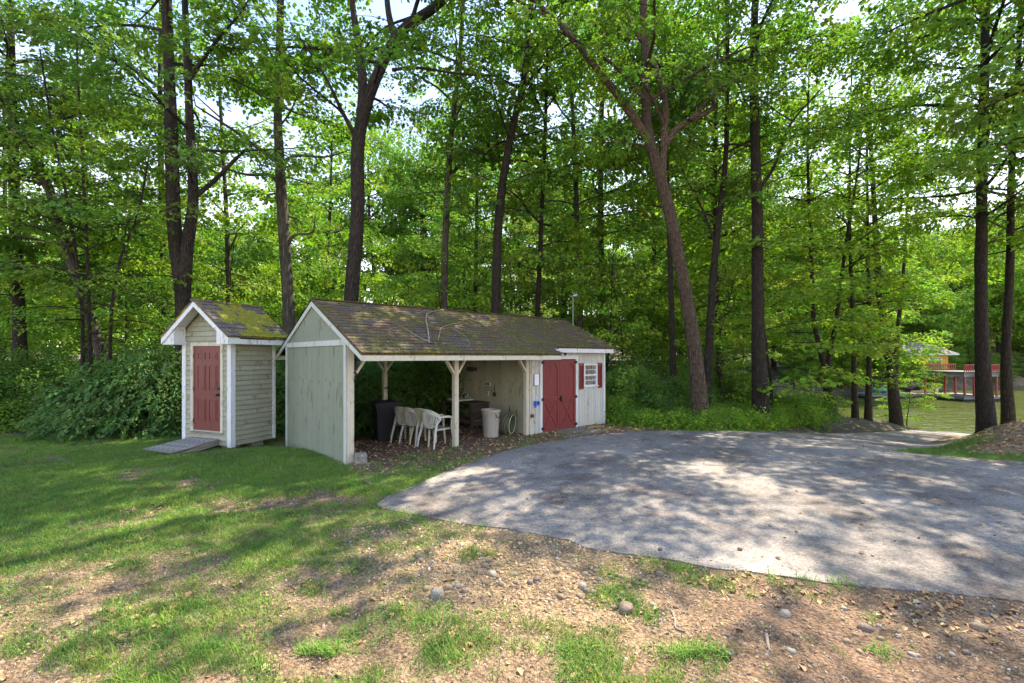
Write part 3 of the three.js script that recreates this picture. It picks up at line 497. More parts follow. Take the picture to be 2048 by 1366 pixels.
function makeChair(mat, label, pos, turn) {                       // moulded plastic armchair facing +z
  const G = thing('plastic_chair', label, 'chair', pos, turn, 'plastic armchairs under the shelter'), H = 0.41;
  const seat = []; const N = 8, P = [], I = [];
  for (const s of [0, 1]) for (let j = 0; j <= N; j++) for (let i = 0; i <= N; i++) { const u = i / N * 2 - 1, v = j / N * 2 - 1; P.push(u * (0.235 - 0.02 * (v < 0 ? -v : 0)), H - 0.03 * (1 - u * u) * (1 - 0.5 * Math.abs(v)) - (v > 0.8 ? (v - 0.8) * 0.12 : 0) - s * 0.014, v * 0.225); }
  const M = (N + 1) * (N + 1); for (let j = 0; j < N; j++) for (let i = 0; i < N; i++) { const b = j * (N + 1) + i; I.push(b, b + N + 1, b + 1, b + 1, b + N + 1, b + N + 2, M + b, M + b + 1, M + b + N + 1, M + b + 1, M + b + N + 2, M + b + N + 1); }
  const g = new THREE.BufferGeometry(); g.setAttribute('position', new THREE.Float32BufferAttribute(P, 3)); g.setAttribute('uv', new THREE.Float32BufferAttribute(P.filter((_, k) => k % 3 !== 1), 2)); g.setIndex(I); g.computeVertexNormals(); seat.push(g);
  part('seat', merge([g, bx(-0.22, 0.22, H - 0.05, H - 0.012, 0.2, 0.225), bx(-0.22, -0.205, H - 0.045, H - 0.012, -0.2, 0.2), bx(0.205, 0.22, H - 0.045, H - 0.012, -0.2, 0.2)]), mat, G);
  // wrapped back: slats between a lower and an upper rim
  const pt = (f, y) => { const a = f * 1.25, rad = 0.255 + 0.10 * (y - H), k = 0.12 * (y - H); return V(Math.sin(a) * rad, y, -Math.cos(a) * rad * 0.95 - k + 0.03); };
  const topY = (f) => 0.80 - 0.16 * Math.pow(Math.abs(f), 2.2), lowY = (f) => H + 0.005 + 0.2 * Math.pow(Math.abs(f), 3), rim = (fn, r) => { const p = []; for (let i = -8; i <= 8; i++) p.push(pt(i / 8, fn(i / 8))); return limb(p, [r, r], 6, 1); };
  const slats = []; for (let i = -9; i <= 9; i++) { const f = i / 10; slats.push(limb([pt(f, lowY(f)), pt(f, (lowY(f) + topY(f)) / 2), pt(f, topY(f))], [0.0105, 0.0105], 4, 1)); }
  const shell = (w, y) => { const p = []; for (let i = -8; i <= 8; i++) p.push(pt(i / 8, topY(i / 8) - y)); return limb(p, [w, w], 6, 1); };
  part('backrest', merge([rim(topY, 0.016), shell(0.016, 0.03), shell(0.014, 0.06), rim(lowY, 0.014), ...slats]), mat, G);
  for (const s of [-1, 1]) {
    part('arm', limb([pt(s * 0.98, 0.64), V(s * 0.285, 0.645, 0.0), V(s * 0.29, 0.635, 0.14), V(s * 0.285, 0.60, 0.215)], [0.02, 0.027, 0.027, 0.022], 8, 3), mat, G);
    part('leg', limb([V(s * 0.285, 0.61, 0.205), V(s * 0.262, H, 0.225), V(s * 0.275, 0.2, 0.245), V(s * 0.285, 0, 0.262)], [0.02, 0.03, 0.026, 0.021], 6, 3), mat, G);
    part('leg', limb([pt(s * 0.8, 0.6), V(s * 0.225, H - 0.02, -0.19), V(s * 0.25, 0.2, -0.24), V(s * 0.262, 0, -0.275)], [0.018, 0.032, 0.027, 0.021], 6, 3), mat, G);
  }
  return G;
}
[['pale plastic armchair beside the middle front post', 'clean'], ['greenish stained plastic armchair tucked behind the one by the post', ''], ['grey white plastic armchair, third along from the middle front post', ''], ['plastic armchair at the end of the row beside the black bin', '']].forEach(([l], i) => {
  const x = -1.62 - [0, 0.22, 0.47, 0.7][i], d = 9.86 + [0, 0.24, 0.36, 0.52][i]; makeChair(MAT.plastic[[0, 2, 1, 3][i]], l, [x, groundY(x, d) - 0.005, -d], [2.45, 2.62, 2.5, 2.7][i]);
});
{ // black lidded bin
  const x = -2.92, d = 10.75, G = thing('wheeled_bin', 'tall black lidded bin beside the row of plastic chairs', 'bin', [x, groundY(x, d), -d], 0.5);
  const b = new THREE.CylinderGeometry(0.36, 0.3, 0.8, 4, 1); b.rotateY(Math.PI / 4); b.translate(0, 0.42, 0); part('body', toCreasedNormals(b, 0.6), MAT.black, G);
  part('rim', bx(-0.29, 0.29, 0.77, 0.83, -0.29, 0.29), MAT.black, G); part('lid', prism([[-0.31, 0.832], [0.31, 0.832], [0.3, 0.87], [0.18, 0.895], [-0.18, 0.895], [-0.3, 0.87]], -0.31, 0.31), MAT.black, G);
  for (const s of [-1, 1]) part('wheel', cyl(V(s * 0.2, 0.08, -0.26), V(s * 0.25, 0.08, -0.26), 0.09, 0.09, 14), MAT.black, G);
}
{ // beige bin with wire handle
  const x = -0.5, d = 11.02, G = thing('garbage_can', 'round beige plastic garbage can standing against the partition', 'garbage can', [x, groundY(x, d), -d]);
  part('body', new THREE.LatheGeometry([[0, 0], [0.17, 0], [0.18, 0.01], [0.205, 0.52], [0.222, 0.525], [0.222, 0.60], [0.236, 0.605], [0.236, 0.65], [0.222, 0.655], [0.205, 0.62], [0.17, 0.03], [0, 0.03]].map(([r, y]) => new THREE.Vector2(r, y)), 28), MAT.bin, G);
  part('band', new THREE.TorusGeometry(0.212, 0.008, 6, 28).rotateX(Math.PI / 2).translate(0, 0.52, 0), MAT.bin, G);
  for (const s of [0.75, 3.9]) { const c = Math.cos(s), z = Math.sin(s), p = (o, y, r = 0.225) => V(c * r - z * o, y, z * r + c * o); part('handle', limb([p(-0.07, 0.58), p(-0.06, 0.5, 0.25), p(0, 0.47, 0.26), p(0.06, 0.5, 0.25), p(0.07, 0.58)], [0.007, 0.007], 6, 3), MAT.black, G); }
}
{ // coiled hose leaning on the wall
  const x = -0.07, d = 11.22, G = thing('hose_coil', 'coiled dark garden hose leaning against the partition', 'hose', [x, groundY(x, d), -d], 1.05); R = mulberry(61);
  for (let i = 0; i < 11; i++) { const t = new THREE.TorusGeometry(0.25 + rr(-0.03, 0.03), 0.011, 6, 40); t.rotateX(rr(-0.12, 0.12)); t.rotateY(rr(-0.22, 0.22)); t.translate(rr(-0.02, 0.02), 0.275 + rr(-0.02, 0.02), -0.08 + i * 0.016); part('coil', t, i > 9 ? MAT.hosePale : MAT.hose, G); }
  part('nozzle', limb([V(0.05, 0.5, 0.0), V(0.06, 0.6, -0.02), V(0.04, 0.7, -0.02)], [0.014, 0.016, 0.009], 8, 2), MAT.black, G);
}
{ // utility sink on a bench
  const [x, , z] = sp(4.22, 1.95), G = thing('utility_sink', 'old utility sink and bench with taps against the partition', 'sink', [x, groundY(x, -z), z], SH.ang);
  part('apron', bx(-0.29, 0.28, 0.1, 0.655, 0.42, 0.44), MAT.oldWood, G); part('top', bx(-0.3, 0.3, 0.66, 0.7, -0.85, 0.5), MAT.oldWood, G); part('basin', merge([bx(-0.26, 0.26, 0.702, 0.75, -0.62, -0.58), bx(-0.26, 0.26, 0.702, 0.75, -0.14, -0.1), bx(-0.26, -0.22, 0.702, 0.75, -0.58, -0.14), bx(0.22, 0.26, 0.702, 0.75, -0.58, -0.14)]), MAT.plastic[1], G);
  for (const [a, b] of [[-0.26, -0.8], [0.26, -0.8], [-0.26, 0.45], [0.26, 0.45]]) part('leg', bx(a - 0.035, a + 0.035, -0.02, 0.66, b - 0.035, b + 0.035), MAT.oldWood, G);
  part('shelf', bx(-0.28, 0.28, 0.22, 0.245, -0.82, 0.47), MAT.rawWood, G);
  part('faucet', merge([limb([V(0.24, 0.75, -0.36), V(0.24, 0.88, -0.36), V(0.14, 0.92, -0.36), V(0.08, 0.86, -0.36)], [0.012, 0.012], 8, 4), cyl(V(0.24, 0.75, -0.46), V(0.24, 0.8, -0.46), 0.018), cyl(V(0.24, 0.75, -0.26), V(0.24, 0.8, -0.26), 0.018), cyl(V(0.24, 0.77, -0.48), V(0.24, 0.77, -0.24), 0.012)]), MAT.steel, G);
}
{ // fittings on the partition wall (its face is at a = 4.58)
  const wallThing = (name, label, cat, b, y, build) => { const [x, , z] = sp(4.578, b), G = thing(name, label, cat, [x, y, z], SH.ang); build(G); return G; };   // local -x points into the bay
  wallThing('wall_plaque', 'dark wooden fish shaped plaque high on the partition wall', 'plaque', 2.3, 1.55, (G) => { const g = prism([[-0.24, 0], [-0.16, 0.06], [0.05, 0.075], [0.17, 0.03], [0.25, 0.07], [0.25, -0.07], [0.17, -0.03], [0.05, -0.075], [-0.16, -0.06]], 0, 0.02, 0.004); g.rotateY(-Math.PI / 2); part('board', g, MAT.rust, G); });
  wallThing('power_outlet', 'double power outlet box on the partition wall', 'outlet', 1.55, 1.17, (G) => { part('box', bx(-0.05, 0, -0.06, 0.06, -0.09, 0.09), MAT.plastic[1], G); for (const s of [-0.04, 0.04]) part('socket', bx(-0.055, -0.051, -0.03, 0.03, s - 0.022, s + 0.022), MAT.dark, G); });
  wallThing('switch_box', 'small pale switch box low on the partition wall', 'switch', 1.55, 0.92, (G) => { part('box', bx(-0.045, 0, -0.055, 0.055, -0.035, 0.035), MAT.plastic[1], G); part('lever', bx(-0.062, -0.046, -0.012, 0.016, -0.006, 0.006), MAT.dark, G); });
  wallThing('hanging_brush', 'dark hand brush hanging on the partition wall', 'brush', 1.28, 0.96, (G) => { part('handle', limb([V(-0.02, 0.2, 0), V(-0.03, 0.08, 0), V(-0.025, 0, 0.01)], [0.012, 0.012], 6, 2), MAT.rust, G); part('bristles', bx(-0.06, -0.012, -0.1, 0.0, -0.035, 0.035), MAT.dark, G); });
}
{ // front of the store room
  const front = (name, label, cat, a, y, build) => { const [x, , z] = sp(a, 0), G = thing(name, label, cat, [x, y, z], SH.ang); build(G); return G; };   // local +z points out of the wall
  front('flood_light', 'twin headed outdoor lamp above the red double doors', 'lamp', 5.66, 2.03, (G) => { part('plate', cyl(V(0, 0, 0), V(0, 0, 0.03), 0.055, 0.055, 16), MAT.dark, G); for (const s of [-1, 1]) { const c = cyl(V(s * 0.03, 0.0, 0.03), V(s * 0.12, -0.06, 0.14), 0.035, 0.06, 14); part('head', c, s < 0 ? MAT.paper : MAT.rust, G); } part('sensor', new THREE.SphereGeometry(0.05, 14, 10).translate(0, -0.07, 0.07), MAT.paper, G); });
  front('wall_notice', 'framed white notice sheet on the store room wall beside the doors', 'notice', 4.80, 1.33, (G) => { part('frame', merge([bx(-0.1, -0.088, -0.15, 0.15, 0.002, 0.022), bx(0.088, 0.1, -0.15, 0.15, 0.002, 0.022), bx(-0.088, 0.088, -0.15, -0.138, 0.002, 0.022), bx(-0.088, 0.088, 0.138, 0.15, 0.002, 0.022)]), MAT.greyWood, G); part('sheet', bx(-0.087, 0.087, -0.137, 0.137, 0.004, 0.01), MAT.paper, G); });
  front('hose_timer', 'bright blue tap timer on the store room wall', 'tap timer', 4.73, 0.74, (G) => { part('case', new THREE.CylinderGeometry(0.055, 0.06, 0.11, 14).translate(0.01, 0.02, 0.07), MAT.blue, G); part('outlet', cyl(V(-0.03, -0.03, 0.07), V(-0.04, -0.09, 0.08), 0.03, 0.022), MAT.blue, G); part('dial', cyl(V(0.01, 0.03, 0.12), V(0.01, 0.03, 0.135), 0.032), MAT.black, G); part('spigot', cyl(V(0.0, 0.0, -0.01), V(0.0, 0.0, 0.05), 0.015), MAT.brass, G); });
  front('water_pipe', 'thin upright white water pipe below the blue tap timer', 'pipe', 4.73, 0, (G) => { part('riser', limb([V(0.0, -0.08, 0.045), V(0.0, 0.3, 0.04), V(0, 0.62, 0.045)], [0.012, 0.012], 8, 3), MAT.plastic[0], G); part('clip', bx(-0.03, 0.03, 0.28, 0.3, 0.024, 0.06), MAT.steel, G); });
  front('cable_conduit', 'thin grey conduit running up beside the far front post', 'conduit', 4.61, 0, (G) => { part('tube', limb([V(0, 0.5, 0.035), V(0, 1.2, 0.035), V(0.0, 2.08, 0.035)], [0.009, 0.009], 6, 2), MAT.steel, G); part('junction_box', bx(-0.035, 0.035, 0.42, 0.5, 0.024, 0.07), MAT.rust, G); });
  front('hook_bracket', 'rusty curved plant hook fixed at the top of the far front post', 'hook', 4.5, 1.86, (G) => { part('rosette', new THREE.IcosahedronGeometry(0.06, 1).scale(1.5, 0.7, 0.5).translate(0, 0, 0.04), MAT.rust, G); part('arm', limb([V(0.06, -0.01, 0.03), V(0.14, 0.06, 0.05), V(0.24, 0.07, 0.07), V(0.29, 0.02, 0.08), V(0.28, -0.03, 0.08)], [0.008, 0.006], 6, 4), MAT.iron, G); });
}
{ // near front post: iron tool rack, concrete block, leaning board
  const [x, , z] = sp(0.142, 0.03), G = thing('iron_tool', 'black iron hinge and chain hanging on the near corner post', 'hardware', [x, 1.72, z], SH.ang);
  part('strap', bx(-0.01, 0.02, -0.12, 0.14, 0.0, 0.03), MAT.iron, G); part('strap', bx(0.03, 0.05, -0.06, 0.16, 0.0, 0.03), MAT.iron, G);
  R = mulberry(5); for (let i = 0; i < 9; i++) part('link', new THREE.TorusGeometry(0.03, 0.009, 5, 12).rotateX(rr(0, 3)).rotateY(rr(0, 3)).translate(0.02 + rr(-0.02, 0.03), -0.12 - i * 0.018, rr(0, 0.03)), MAT.iron, G);
  const [x2, , z2] = sp(0.2, -0.13), B = thing('concrete_block', 'small concrete block on the ground at the near corner post', 'block', [x2, groundY(x2, -z2) - 0.01, z2], 0.5); part('block', prism([[-0.1, 0], [0.1, 0], [0.09, 0.2], [-0.09, 0.2]], -0.09, 0.09, 0.008), MAT.concrete, B); part('ledge', bx(-0.105, 0.105, 0.14, 0.155, -0.1, 0.1), MAT.concrete, B);
  const [x3, , z3] = sp(0.2, 0.22), L = thing('leaning_board', 'narrow reddish board leaning inside the near corner post', 'board', [x3, groundY(x3, -z3) - 0.01, z3], SH.ang); part('board', bar(V(0.09, 0, 0), V(-0.045, 0.62, -0.03), 0.07, 0.02, V(1, 0, 0)), MAT.rawWood, L); part('end_cleat', bx(0.04, 0.12, 0.02, 0.07, 0.012, 0.03), MAT.rawWood, L);
}
// dead branches on the shelter roof
{
  const nW = V(0, Math.cos(Math.atan(SLOPE)), Math.sin(Math.atan(SLOPE))).applyAxisAngle(V(0, 1, 0), SH.ang), o = V(...sp(0, -0.65, roofY(-0.65)));
  const onRoof = (px, py, up = 0.045) => { const dir = at(px, py, 1).sub(V(0, EYE, 0)), t = o.clone().sub(V(0, EYE, 0)).dot(nW) / dir.dot(nW); return V(0, EYE, 0).addScaledVector(dir, t).addScaledVector(nW, up); };
  MAT.twig = std(lin(0.25, 0.20, 0.145), { roughness: 0.9 });
  const branch = (label, lists, r) => { const G = thing('fallen_branch', label, 'branch', [0, 0, 0], 0, 'dead branches on the shelter roof'); const b = onRoof(...lists[0][0], 0); G.position.copy(b); lists.forEach((l, i) => part(i ? 'twig' : 'stem', limb(l.map(([x, y]) => onRoof(x, y, 0.036 + (i ? 0.0 : 0.01)).sub(b)), [r * (i ? 0.6 : 1), r * 0.8 * (i ? 0.6 : 1), r * (i ? 0.35 : 0.5)], 6, 4, 0.4), MAT.twig, G)); };
  branch('dead branch with a hooked fork near the middle of the shelter roof', [[[857, 690], [855, 665], [851, 640], [856, 630], [870, 625], [892, 622]], [[852, 638], [853, 628], [860, 622]]], 0.019);
  branch('forked dead branch lying across the upper shelter roof', [[[875, 684], [879, 668], [881, 660], [900, 653], [922, 648]], [[882, 661], [900, 659], [925, 661], [960, 672]], [[905, 660], [925, 672], [938, 690], [935, 697]]], 0.013);
  branch('long thin dead branch with a dry leaf tuft on the shelter roof', [[[862, 690], [840, 680], [815, 665], [798, 655]], [[798, 656], [780, 661], [762, 664]], [[800, 656], [794, 650], [792, 653]]], 0.011);
  branch('thin bare twig near the ridge of the shelter roof', [[[935, 640], [960, 648], [985, 652], [1005, 656]], [[960, 648], [975, 658], [990, 664]]], 0.009);
}
MAT.galvan = std(lin(0.22, 0.22, 0.2), { roughness: 0.7, metalness: 0.2 });
{ const d = 14.2, b = at(1146, 700, d), G = thing('vent_pole', 'thin grey pole with a hooded lamp behind the shelter ridge', 'pole', [b.x, terrain(b.x, d), b.z]); const H = at(1146, 592, d).y - G.position.y; part('pole', cyl(V(0, -0.1, 0), V(0, H, 0), 0.02, 0.016, 8), MAT.galvan, G); part('lamp_hood', merge([cyl(V(0.0, H, 0), V(0.12, H + 0.05, 0), 0.03, 0.02), new THREE.ConeGeometry(0.09, 0.08, 12).translate(0.12, H + 0.02, 0)]), MAT.steel, G); }
// ---------------------------------------------------------------- across the water
{
  MAT.dockWood = std(lin(0.36, 0.34, 0.33), { map: rep(woodMap, 0.3), roughness: 0.9 }); MAT.redPaint = std(lin(0.32, 0.06, 0.05), { roughness: 0.7 }); MAT.ochre = std(lin(0.60, 0.32, 0.05), { roughness: 0.8 }); MAT.tile = std(lin(0.25, 0.215, 0.19), { roughness: 0.9, map: rep(grain, 0.5) });
  const plat = (label, x, z, w, dep, turn) => { const G = thing('floating_dock', label, 'dock', [x, LAKE, z], turn); part('float', bx(-w / 2 + 0.2, w / 2 - 0.2, -0.3, 0.2, -dep / 2 + 0.2, dep / 2 - 0.2), MAT.dark, G); part('skirt', merge([bx(-w / 2, w / 2, 0.16, 0.38, dep / 2 - 0.06, dep / 2), bx(-w / 2, w / 2, 0.16, 0.38, -dep / 2, -dep / 2 + 0.06), bx(-w / 2, -w / 2 + 0.06, 0.16, 0.38, -dep / 2 + 0.06, dep / 2 - 0.06), bx(w / 2 - 0.06, w / 2, 0.16, 0.38, -dep / 2 + 0.06, dep / 2 - 0.06)]), MAT.dockWood, G); for (let i = 0; i < w / 0.5; i++) part('plank', bx(-w / 2 + i * 0.5, Math.min(w / 2, -w / 2 + i * 0.5 + 0.485), 0.385, 0.43, -dep / 2, dep / 2), MAT.dockWood, G); return G; };
  plat('grey floating dock under the red posted boathouse', 46.6, -48.4, 5.0, 4.6, 0.15); plat('low grey floating dock between the boathouse and the shore', 40.6, -50.5, 6.5, 2.6, 0.12); plat('narrow grey dock along the far bank of the cove', 41.8, -55.5, 7.5, 1.8, 0.0);
  const B = thing('boathouse', 'open boathouse of red posts with a railed red upper deck', 'boathouse', [46.6, LAKE + 0.43, -48.4], 0.15);
  for (const x of [-1.9, -0.8, 0.6, 1.9]) for (const z of [-1.9, 1.9]) part('post', bx(x - 0.075, x + 0.075, 0, 1.95, z - 0.075, z + 0.075), MAT.redPaint, B);
  part('deck_beam', merge([bx(-2.1, 2.1, 1.95, 2.4, 1.9, 2.0), bx(-2.1, 2.1, 1.95, 2.4, -2.0, -1.9), bx(-2.1, -2.0, 1.95, 2.4, -1.9, 1.9), bx(2.0, 2.1, 1.95, 2.4, -1.9, 1.9)]), MAT.dockWood, B); part('deck', bx(-2.2, 2.2, 2.402, 2.46, -2.1, 2.1), MAT.dockWood, B);
  for (const z of [-2.0, 2.0]) { part('railing', merge([bx(-2.1, 2.1, 3.1, 3.18, z - 0.05, z + 0.05), bx(-2.1, 2.1, 2.55, 2.62, z - 0.03, z + 0.03)]), MAT.redPaint, B); for (let i = 0; i <= 16; i++) part('baluster', bx(-2.09 + i * 0.255, -2.01 + i * 0.255, 2.46, 3.1, z - 0.03, z + 0.03), MAT.redPaint, B); }
  // covered boat
  const S = thing('motor_boat', 'motor boat under a dark cover moored by the boathouse', 'boat', [46.6, LAKE, -53.2], 0.22);
  const loft = (rows, m, n) => { const P = [], I = [], k = rows[0].length; for (const r of rows) for (const p of r) P.push(...p); for (let i = 0; i < rows.length - 1; i++) for (let j = 0; j < k - 1; j++) { const b = i * k + j; I.push(b, b + 1, b + k, b + 1, b + k + 1, b + k); } const g = new THREE.BufferGeometry(); g.setAttribute('position', new THREE.Float32BufferAttribute(P, 3)); g.setAttribute('uv', new THREE.Float32BufferAttribute(P.filter((_, q) => q % 3 !== 2), 2)); g.setIndex(I); g.computeVertexNormals(); return part(n, g, m, S); };
  const hullRows = [], covRows = []; for (let i = 0; i <= 12; i++) { const t = i / 12, x = -2.6 + 5.2 * t, w = 1.05 * Math.sqrt(Math.max(0.003, 1 - Math.pow(t, 3))), sh = 0.62 + 0.25 * t * t, c = 0.75 * Math.sin(Math.PI * Math.pow(clamp(t * 0.95 + 0.04), 0.8)) + 0.05; hullRows.push([[x, sh, -w], [x, 0.2, -w * 0.85], [x, -0.25, 0], [x, 0.2, w * 0.85], [x, sh, w]]); const row = []; for (let j = 0; j <= 8; j++) { const a = Math.PI * j / 8; row.push([x, sh + 0.02 + c * Math.pow(Math.sin(a), 0.7), Math.cos(a) * w * 1.02]); } covRows.push(row); }
  MAT.hull = std(lin(0.6, 0.52, 0.36), { roughness: 0.35, side: THREE.DoubleSide }); MAT.cover = new THREE.MeshPhysicalMaterial({ color: lin(0.012, 0.012, 0.018), roughness: 0.95, specularIntensity: 0.1, side: THREE.DoubleSide });
  loft(hullRows, MAT.hull, 'hull'); loft(covRows, MAT.cover, 'cover');
  const J = thing('pedal_boat', 'small teal boat on the dock at the cove bank', 'boat', [40.4, LAKE + 0.43, -51.0], 0.3); part('hull', new THREE.SphereGeometry(1, 18, 10).scale(1.1, 0.32, 0.5).translate(0, 0.3, 0), std(lin(0.02, 0.2, 0.2), { roughness: 0.35 }), J); part('seat', bx(-0.35, 0.25, 0.6, 0.78, -0.2, 0.2), MAT.black, J);
  // lake house
  const hx = 55, hd = 66, H = thing('lake_house', 'ochre walled lake house with grey hipped roof among far trees', 'house', [hx, terrain(hx, hd) - 0.5, -hd], -0.35), gy = 2.8;
  part('wall', bx(-4.2, 4.2, -0.5, gy, -3, 3), MAT.ochre, H);
  const rv = [[-5, gy, -3.8], [5, gy, -3.8], [5, gy, 3.8], [-5, gy, 3.8], [-2, gy + 1.9, 0], [2, gy + 1.9, 0]], rg = new THREE.BufferGeometry(); rg.setAttribute('position', new THREE.Float32BufferAttribute(rv.flat(), 3)); rg.setAttribute('uv', new THREE.Float32BufferAttribute(rv.map((v) => [v[0], v[2]]).flat(), 2)); rg.setIndex([3, 2, 5, 3, 5, 4, 1, 0, 4, 1, 4, 5, 0, 3, 4, 2, 1, 5, 0, 1, 2, 0, 2, 3]); part('roof', toCreasedNormals(rg, 0.3), MAT.tile, H);
  part('eave_board', bx(-5.02, 5.02, gy - 0.2, gy - 0.01, 3.75, 3.82), MAT.whiteTrim, H);
  for (const x of [-2.8, 0, 2.8]) { const w = part('window', bx(x - 0.7, x + 0.7, 0.9, 2.3, 3.0, 3.08), MAT.whiteTrim, H); part('pane', bx(x - 0.6, x + 0.6, 1.0, 2.2, 3.082, 3.09), std(lin(0.03, 0.04, 0.05), { roughness: 0.1 }), w); }
}
// ---------------------------------------------------------------- leaves
const leafMat = (r, g, b, t = 0.45) => new THREE.MeshPhysicalMaterial({ color: lin(r, g, b), roughness: 0.88, transmission: t, thickness: 0, specularIntensity: 0.3, side: THREE.DoubleSide });
MAT.leaf = leafMat(1, 1, 1, 0.55);
function leafGeo(L, W, fold, lobes) {                              // a leaf lying along +x, folded at its midrib
  const half = lobes ? [[0.0, 0.0], [0.18, 0.34], [0.38, 0.28], [0.55, 0.5], [0.68, 0.26], [1, 0]] : [[0, 0], [0.3, 0.44], [0.68, 0.36], [1, 0]];
  const P = [], I = []; for (const s of [1, -1]) { const o = P.length / 3; for (const [x, y] of half) P.push(x * L, Math.abs(y) * W * fold - 0.12 * L * x * x, s * y * W); for (let k = 1; k < half.length - 1; k++) s > 0 ? I.push(o, o + k, o + k + 1) : I.push(o, o + k + 1, o + k); }
  return { P, I };
}
function spray(seed, n, len, wid, L, W, lobes, lift = 0.1, wild = 0.5) {  // a twig's worth of leaves spread about +x
  const rnd = mulberry(seed), q = (a, b) => a + (b - a) * rnd(), P = [], I = [], m = new THREE.Matrix4(), e = new THREE.Euler(), v = V();
  for (let i = 0; i < n; i++) {
    const u = Math.pow(rnd(), 0.8), side = rnd() < 0.5 ? -1 : 1, off = side * wid * Math.pow(rnd(), 0.7) * (1 - 0.5 * u);
    const k = q(0.65, 1.2), lf = leafGeo(L * k, W * k, q(0.1, 0.5), lobes);
    e.set(q(-wild, wild), -side * q(0.2, 1.3), q(-0.9, 0.25) * (0.4 + wild), 'YXZ'); m.makeRotationFromEuler(e).setPosition(u * len, q(-lift, lift) - 0.15 * u * len * u, off);
    const o = P.length / 3; for (let j = 0; j < lf.P.length; j += 3) { v.set(lf.P[j], lf.P[j + 1], lf.P[j + 2]).applyMatrix4(m); P.push(v.x, v.y, v.z); } for (const t of lf.I) I.push(o + t);
  }
  const g = new THREE.BufferGeometry(); g.setAttribute('position', new THREE.Float32BufferAttribute(P, 3)); g.setIndex(I); const f = g.toNonIndexed(); f.computeVertexNormals(); return f;
}
const SPRAY = {
  maple: [1, 2, 3].map((s) => spray(s, 30, 0.62, 0.34, 0.115, 0.12, true)),
  oak: [4, 5].map((s) => spray(s, 26, 0.6, 0.32, 0.15, 0.085, true, 0.12, 0.7)),
  beech: [6, 7].map((s) => spray(s, 34, 0.7, 0.34, 0.10, 0.062, false, 0.06, 0.35)),
  shrub: [8, 9].map((s) => spray(s, 30, 0.42, 0.26, 0.075, 0.045, false, 0.14, 0.8)),
  wood: [14, 15, 16].map((s) => spray(s, 22, 0.7, 0.4, 0.15, 0.125, false, 0.12, 0.5)),
  far: [10, 11].map((s) => spray(s, 26, 1.3, 0.8, 0.32, 0.26, false, 0.35, 0.8)),
};
const TINT = {                                                     // leaf colours (linear)
  deep: [0.125, 0.25, 0.026], mid: [0.15, 0.295, 0.022], lime: [0.205, 0.36, 0.02], cool: [0.125, 0.245, 0.05], olive: [0.18, 0.265, 0.03],
};
const BARK = {
  dark: std(lin(0.16, 0.128, 0.095), { map: rep(barkMap, 1.2, 0.9), bumpMap: rep(barkBump, 1.2, 0.9), bumpScale: 0.08, roughness: 0.95 }),
  brown: std(lin(0.47, 0.355, 0.26), { map: rep(barkMap, 1.6, 1.2), bumpMap: rep(barkBump, 1.6, 1.2), bumpScale: 0.07, roughness: 0.95 }),
  grey: std(lin(0.30, 0.285, 0.25), { map: rep(barkMap, 1.2, 0.5), bumpMap: rep(barkBump, 1.2, 0.5), bumpScale: 0.025, roughness: 0.95 }),
};
function crown(list, kind, tint, parent, variant = 0, name = 'crown') {
  const gs = SPRAY[kind], m = lit(new THREE.InstancedMesh(gs[variant % gs.length], MAT.leaf, list.length)), c = new THREE.Color(), mt = new THREE.Matrix4(), q = new THREE.Quaternion(), e = new THREE.Euler();
  list.forEach((s, i) => {
    e.set(s.roll, s.yaw, s.pitch, 'YZX'); mt.compose(s.p, q.setFromEuler(e), V(s.k, s.k, s.k)); m.setMatrixAt(i, mt);
    const w = s.tone; m.setColorAt(i, c.setRGB(tint[0] * w * s.warm, tint[1] * w, tint[2] * w)); });
  m.name = name; m.userData.kind = 'stuff'; parent.add(m); return m;
}
// branch with side twigs; pushes sprays to `out`, wood geometries to `wood`
function growBranch(start, dir, L, r, wood, out, dens, k, droop = 0.12) {
  const pts = [start.clone()], n = 4, d = dir.clone(); let p = start.clone();
  for (let i = 1; i <= n; i++) { d.x += rr(-0.22, 0.22); d.z += rr(-0.22, 0.22); d.y += rr(-0.16, 0.16) - droop * i / n; d.normalize(); p = p.clone().addScaledVector(d, L / n); pts.push(p); }
  wood.push(limb(pts, [r, r * 0.7, r * 0.45, r * 0.2], 5, 2, 0, false));
  const c = new THREE.CatmullRomCurve3(pts), nt = Math.max(3, Math.round(L * 2.2));
  for (let i = 0; i < nt; i++) {
    const t = 0.22 + 0.78 * (i + R()) / nt, q = c.getPoint(t), tan = c.getTangent(t), yaw = Math.atan2(-tan.z, tan.x) + (i % 2 ? 1 : -1) * rr(0.45, 1.2), l2 = L * rr(0.22, 0.42) * (1.15 - 0.6 * t), pit = rr(-0.12, 0.35);
    const d2 = V(Math.cos(yaw) * Math.cos(pit), Math.sin(pit), -Math.sin(yaw) * Math.cos(pit)), e = q.clone().addScaledVector(d2, l2); e.y -= 0.12 * l2;
    if (l2 > 0.5) wood.push(limb([q, q.clone().addScaledVector(d2, l2 * 0.5), e], [Math.max(0.008, r * 0.3), 0.004], 3, 1, 0, false));
    const ns = Math.max(1, Math.round(l2 * dens));
    for (let s = 0; s < ns; s++) out.push(mkSpray(q.clone().lerp(e, (s + rr(0.3, 1)) / ns).add(V(rr(-0.2, 0.2), rr(-0.16, 0.12), rr(-0.2, 0.2))), yaw + rr(-1, 1), k));
  }
  out.push(mkSpray(c.getPoint(1), Math.atan2(-d.z, d.x), k));
}
function mkSpray(p, yaw, k) { return { p, yaw, pitch: rr(-0.4, 0.25), roll: rr(-0.45, 0.45), k: k * rr(0.6, 1.35), tone: rr(0.62, 1.38), warm: rr(0.78, 1.3) }; }
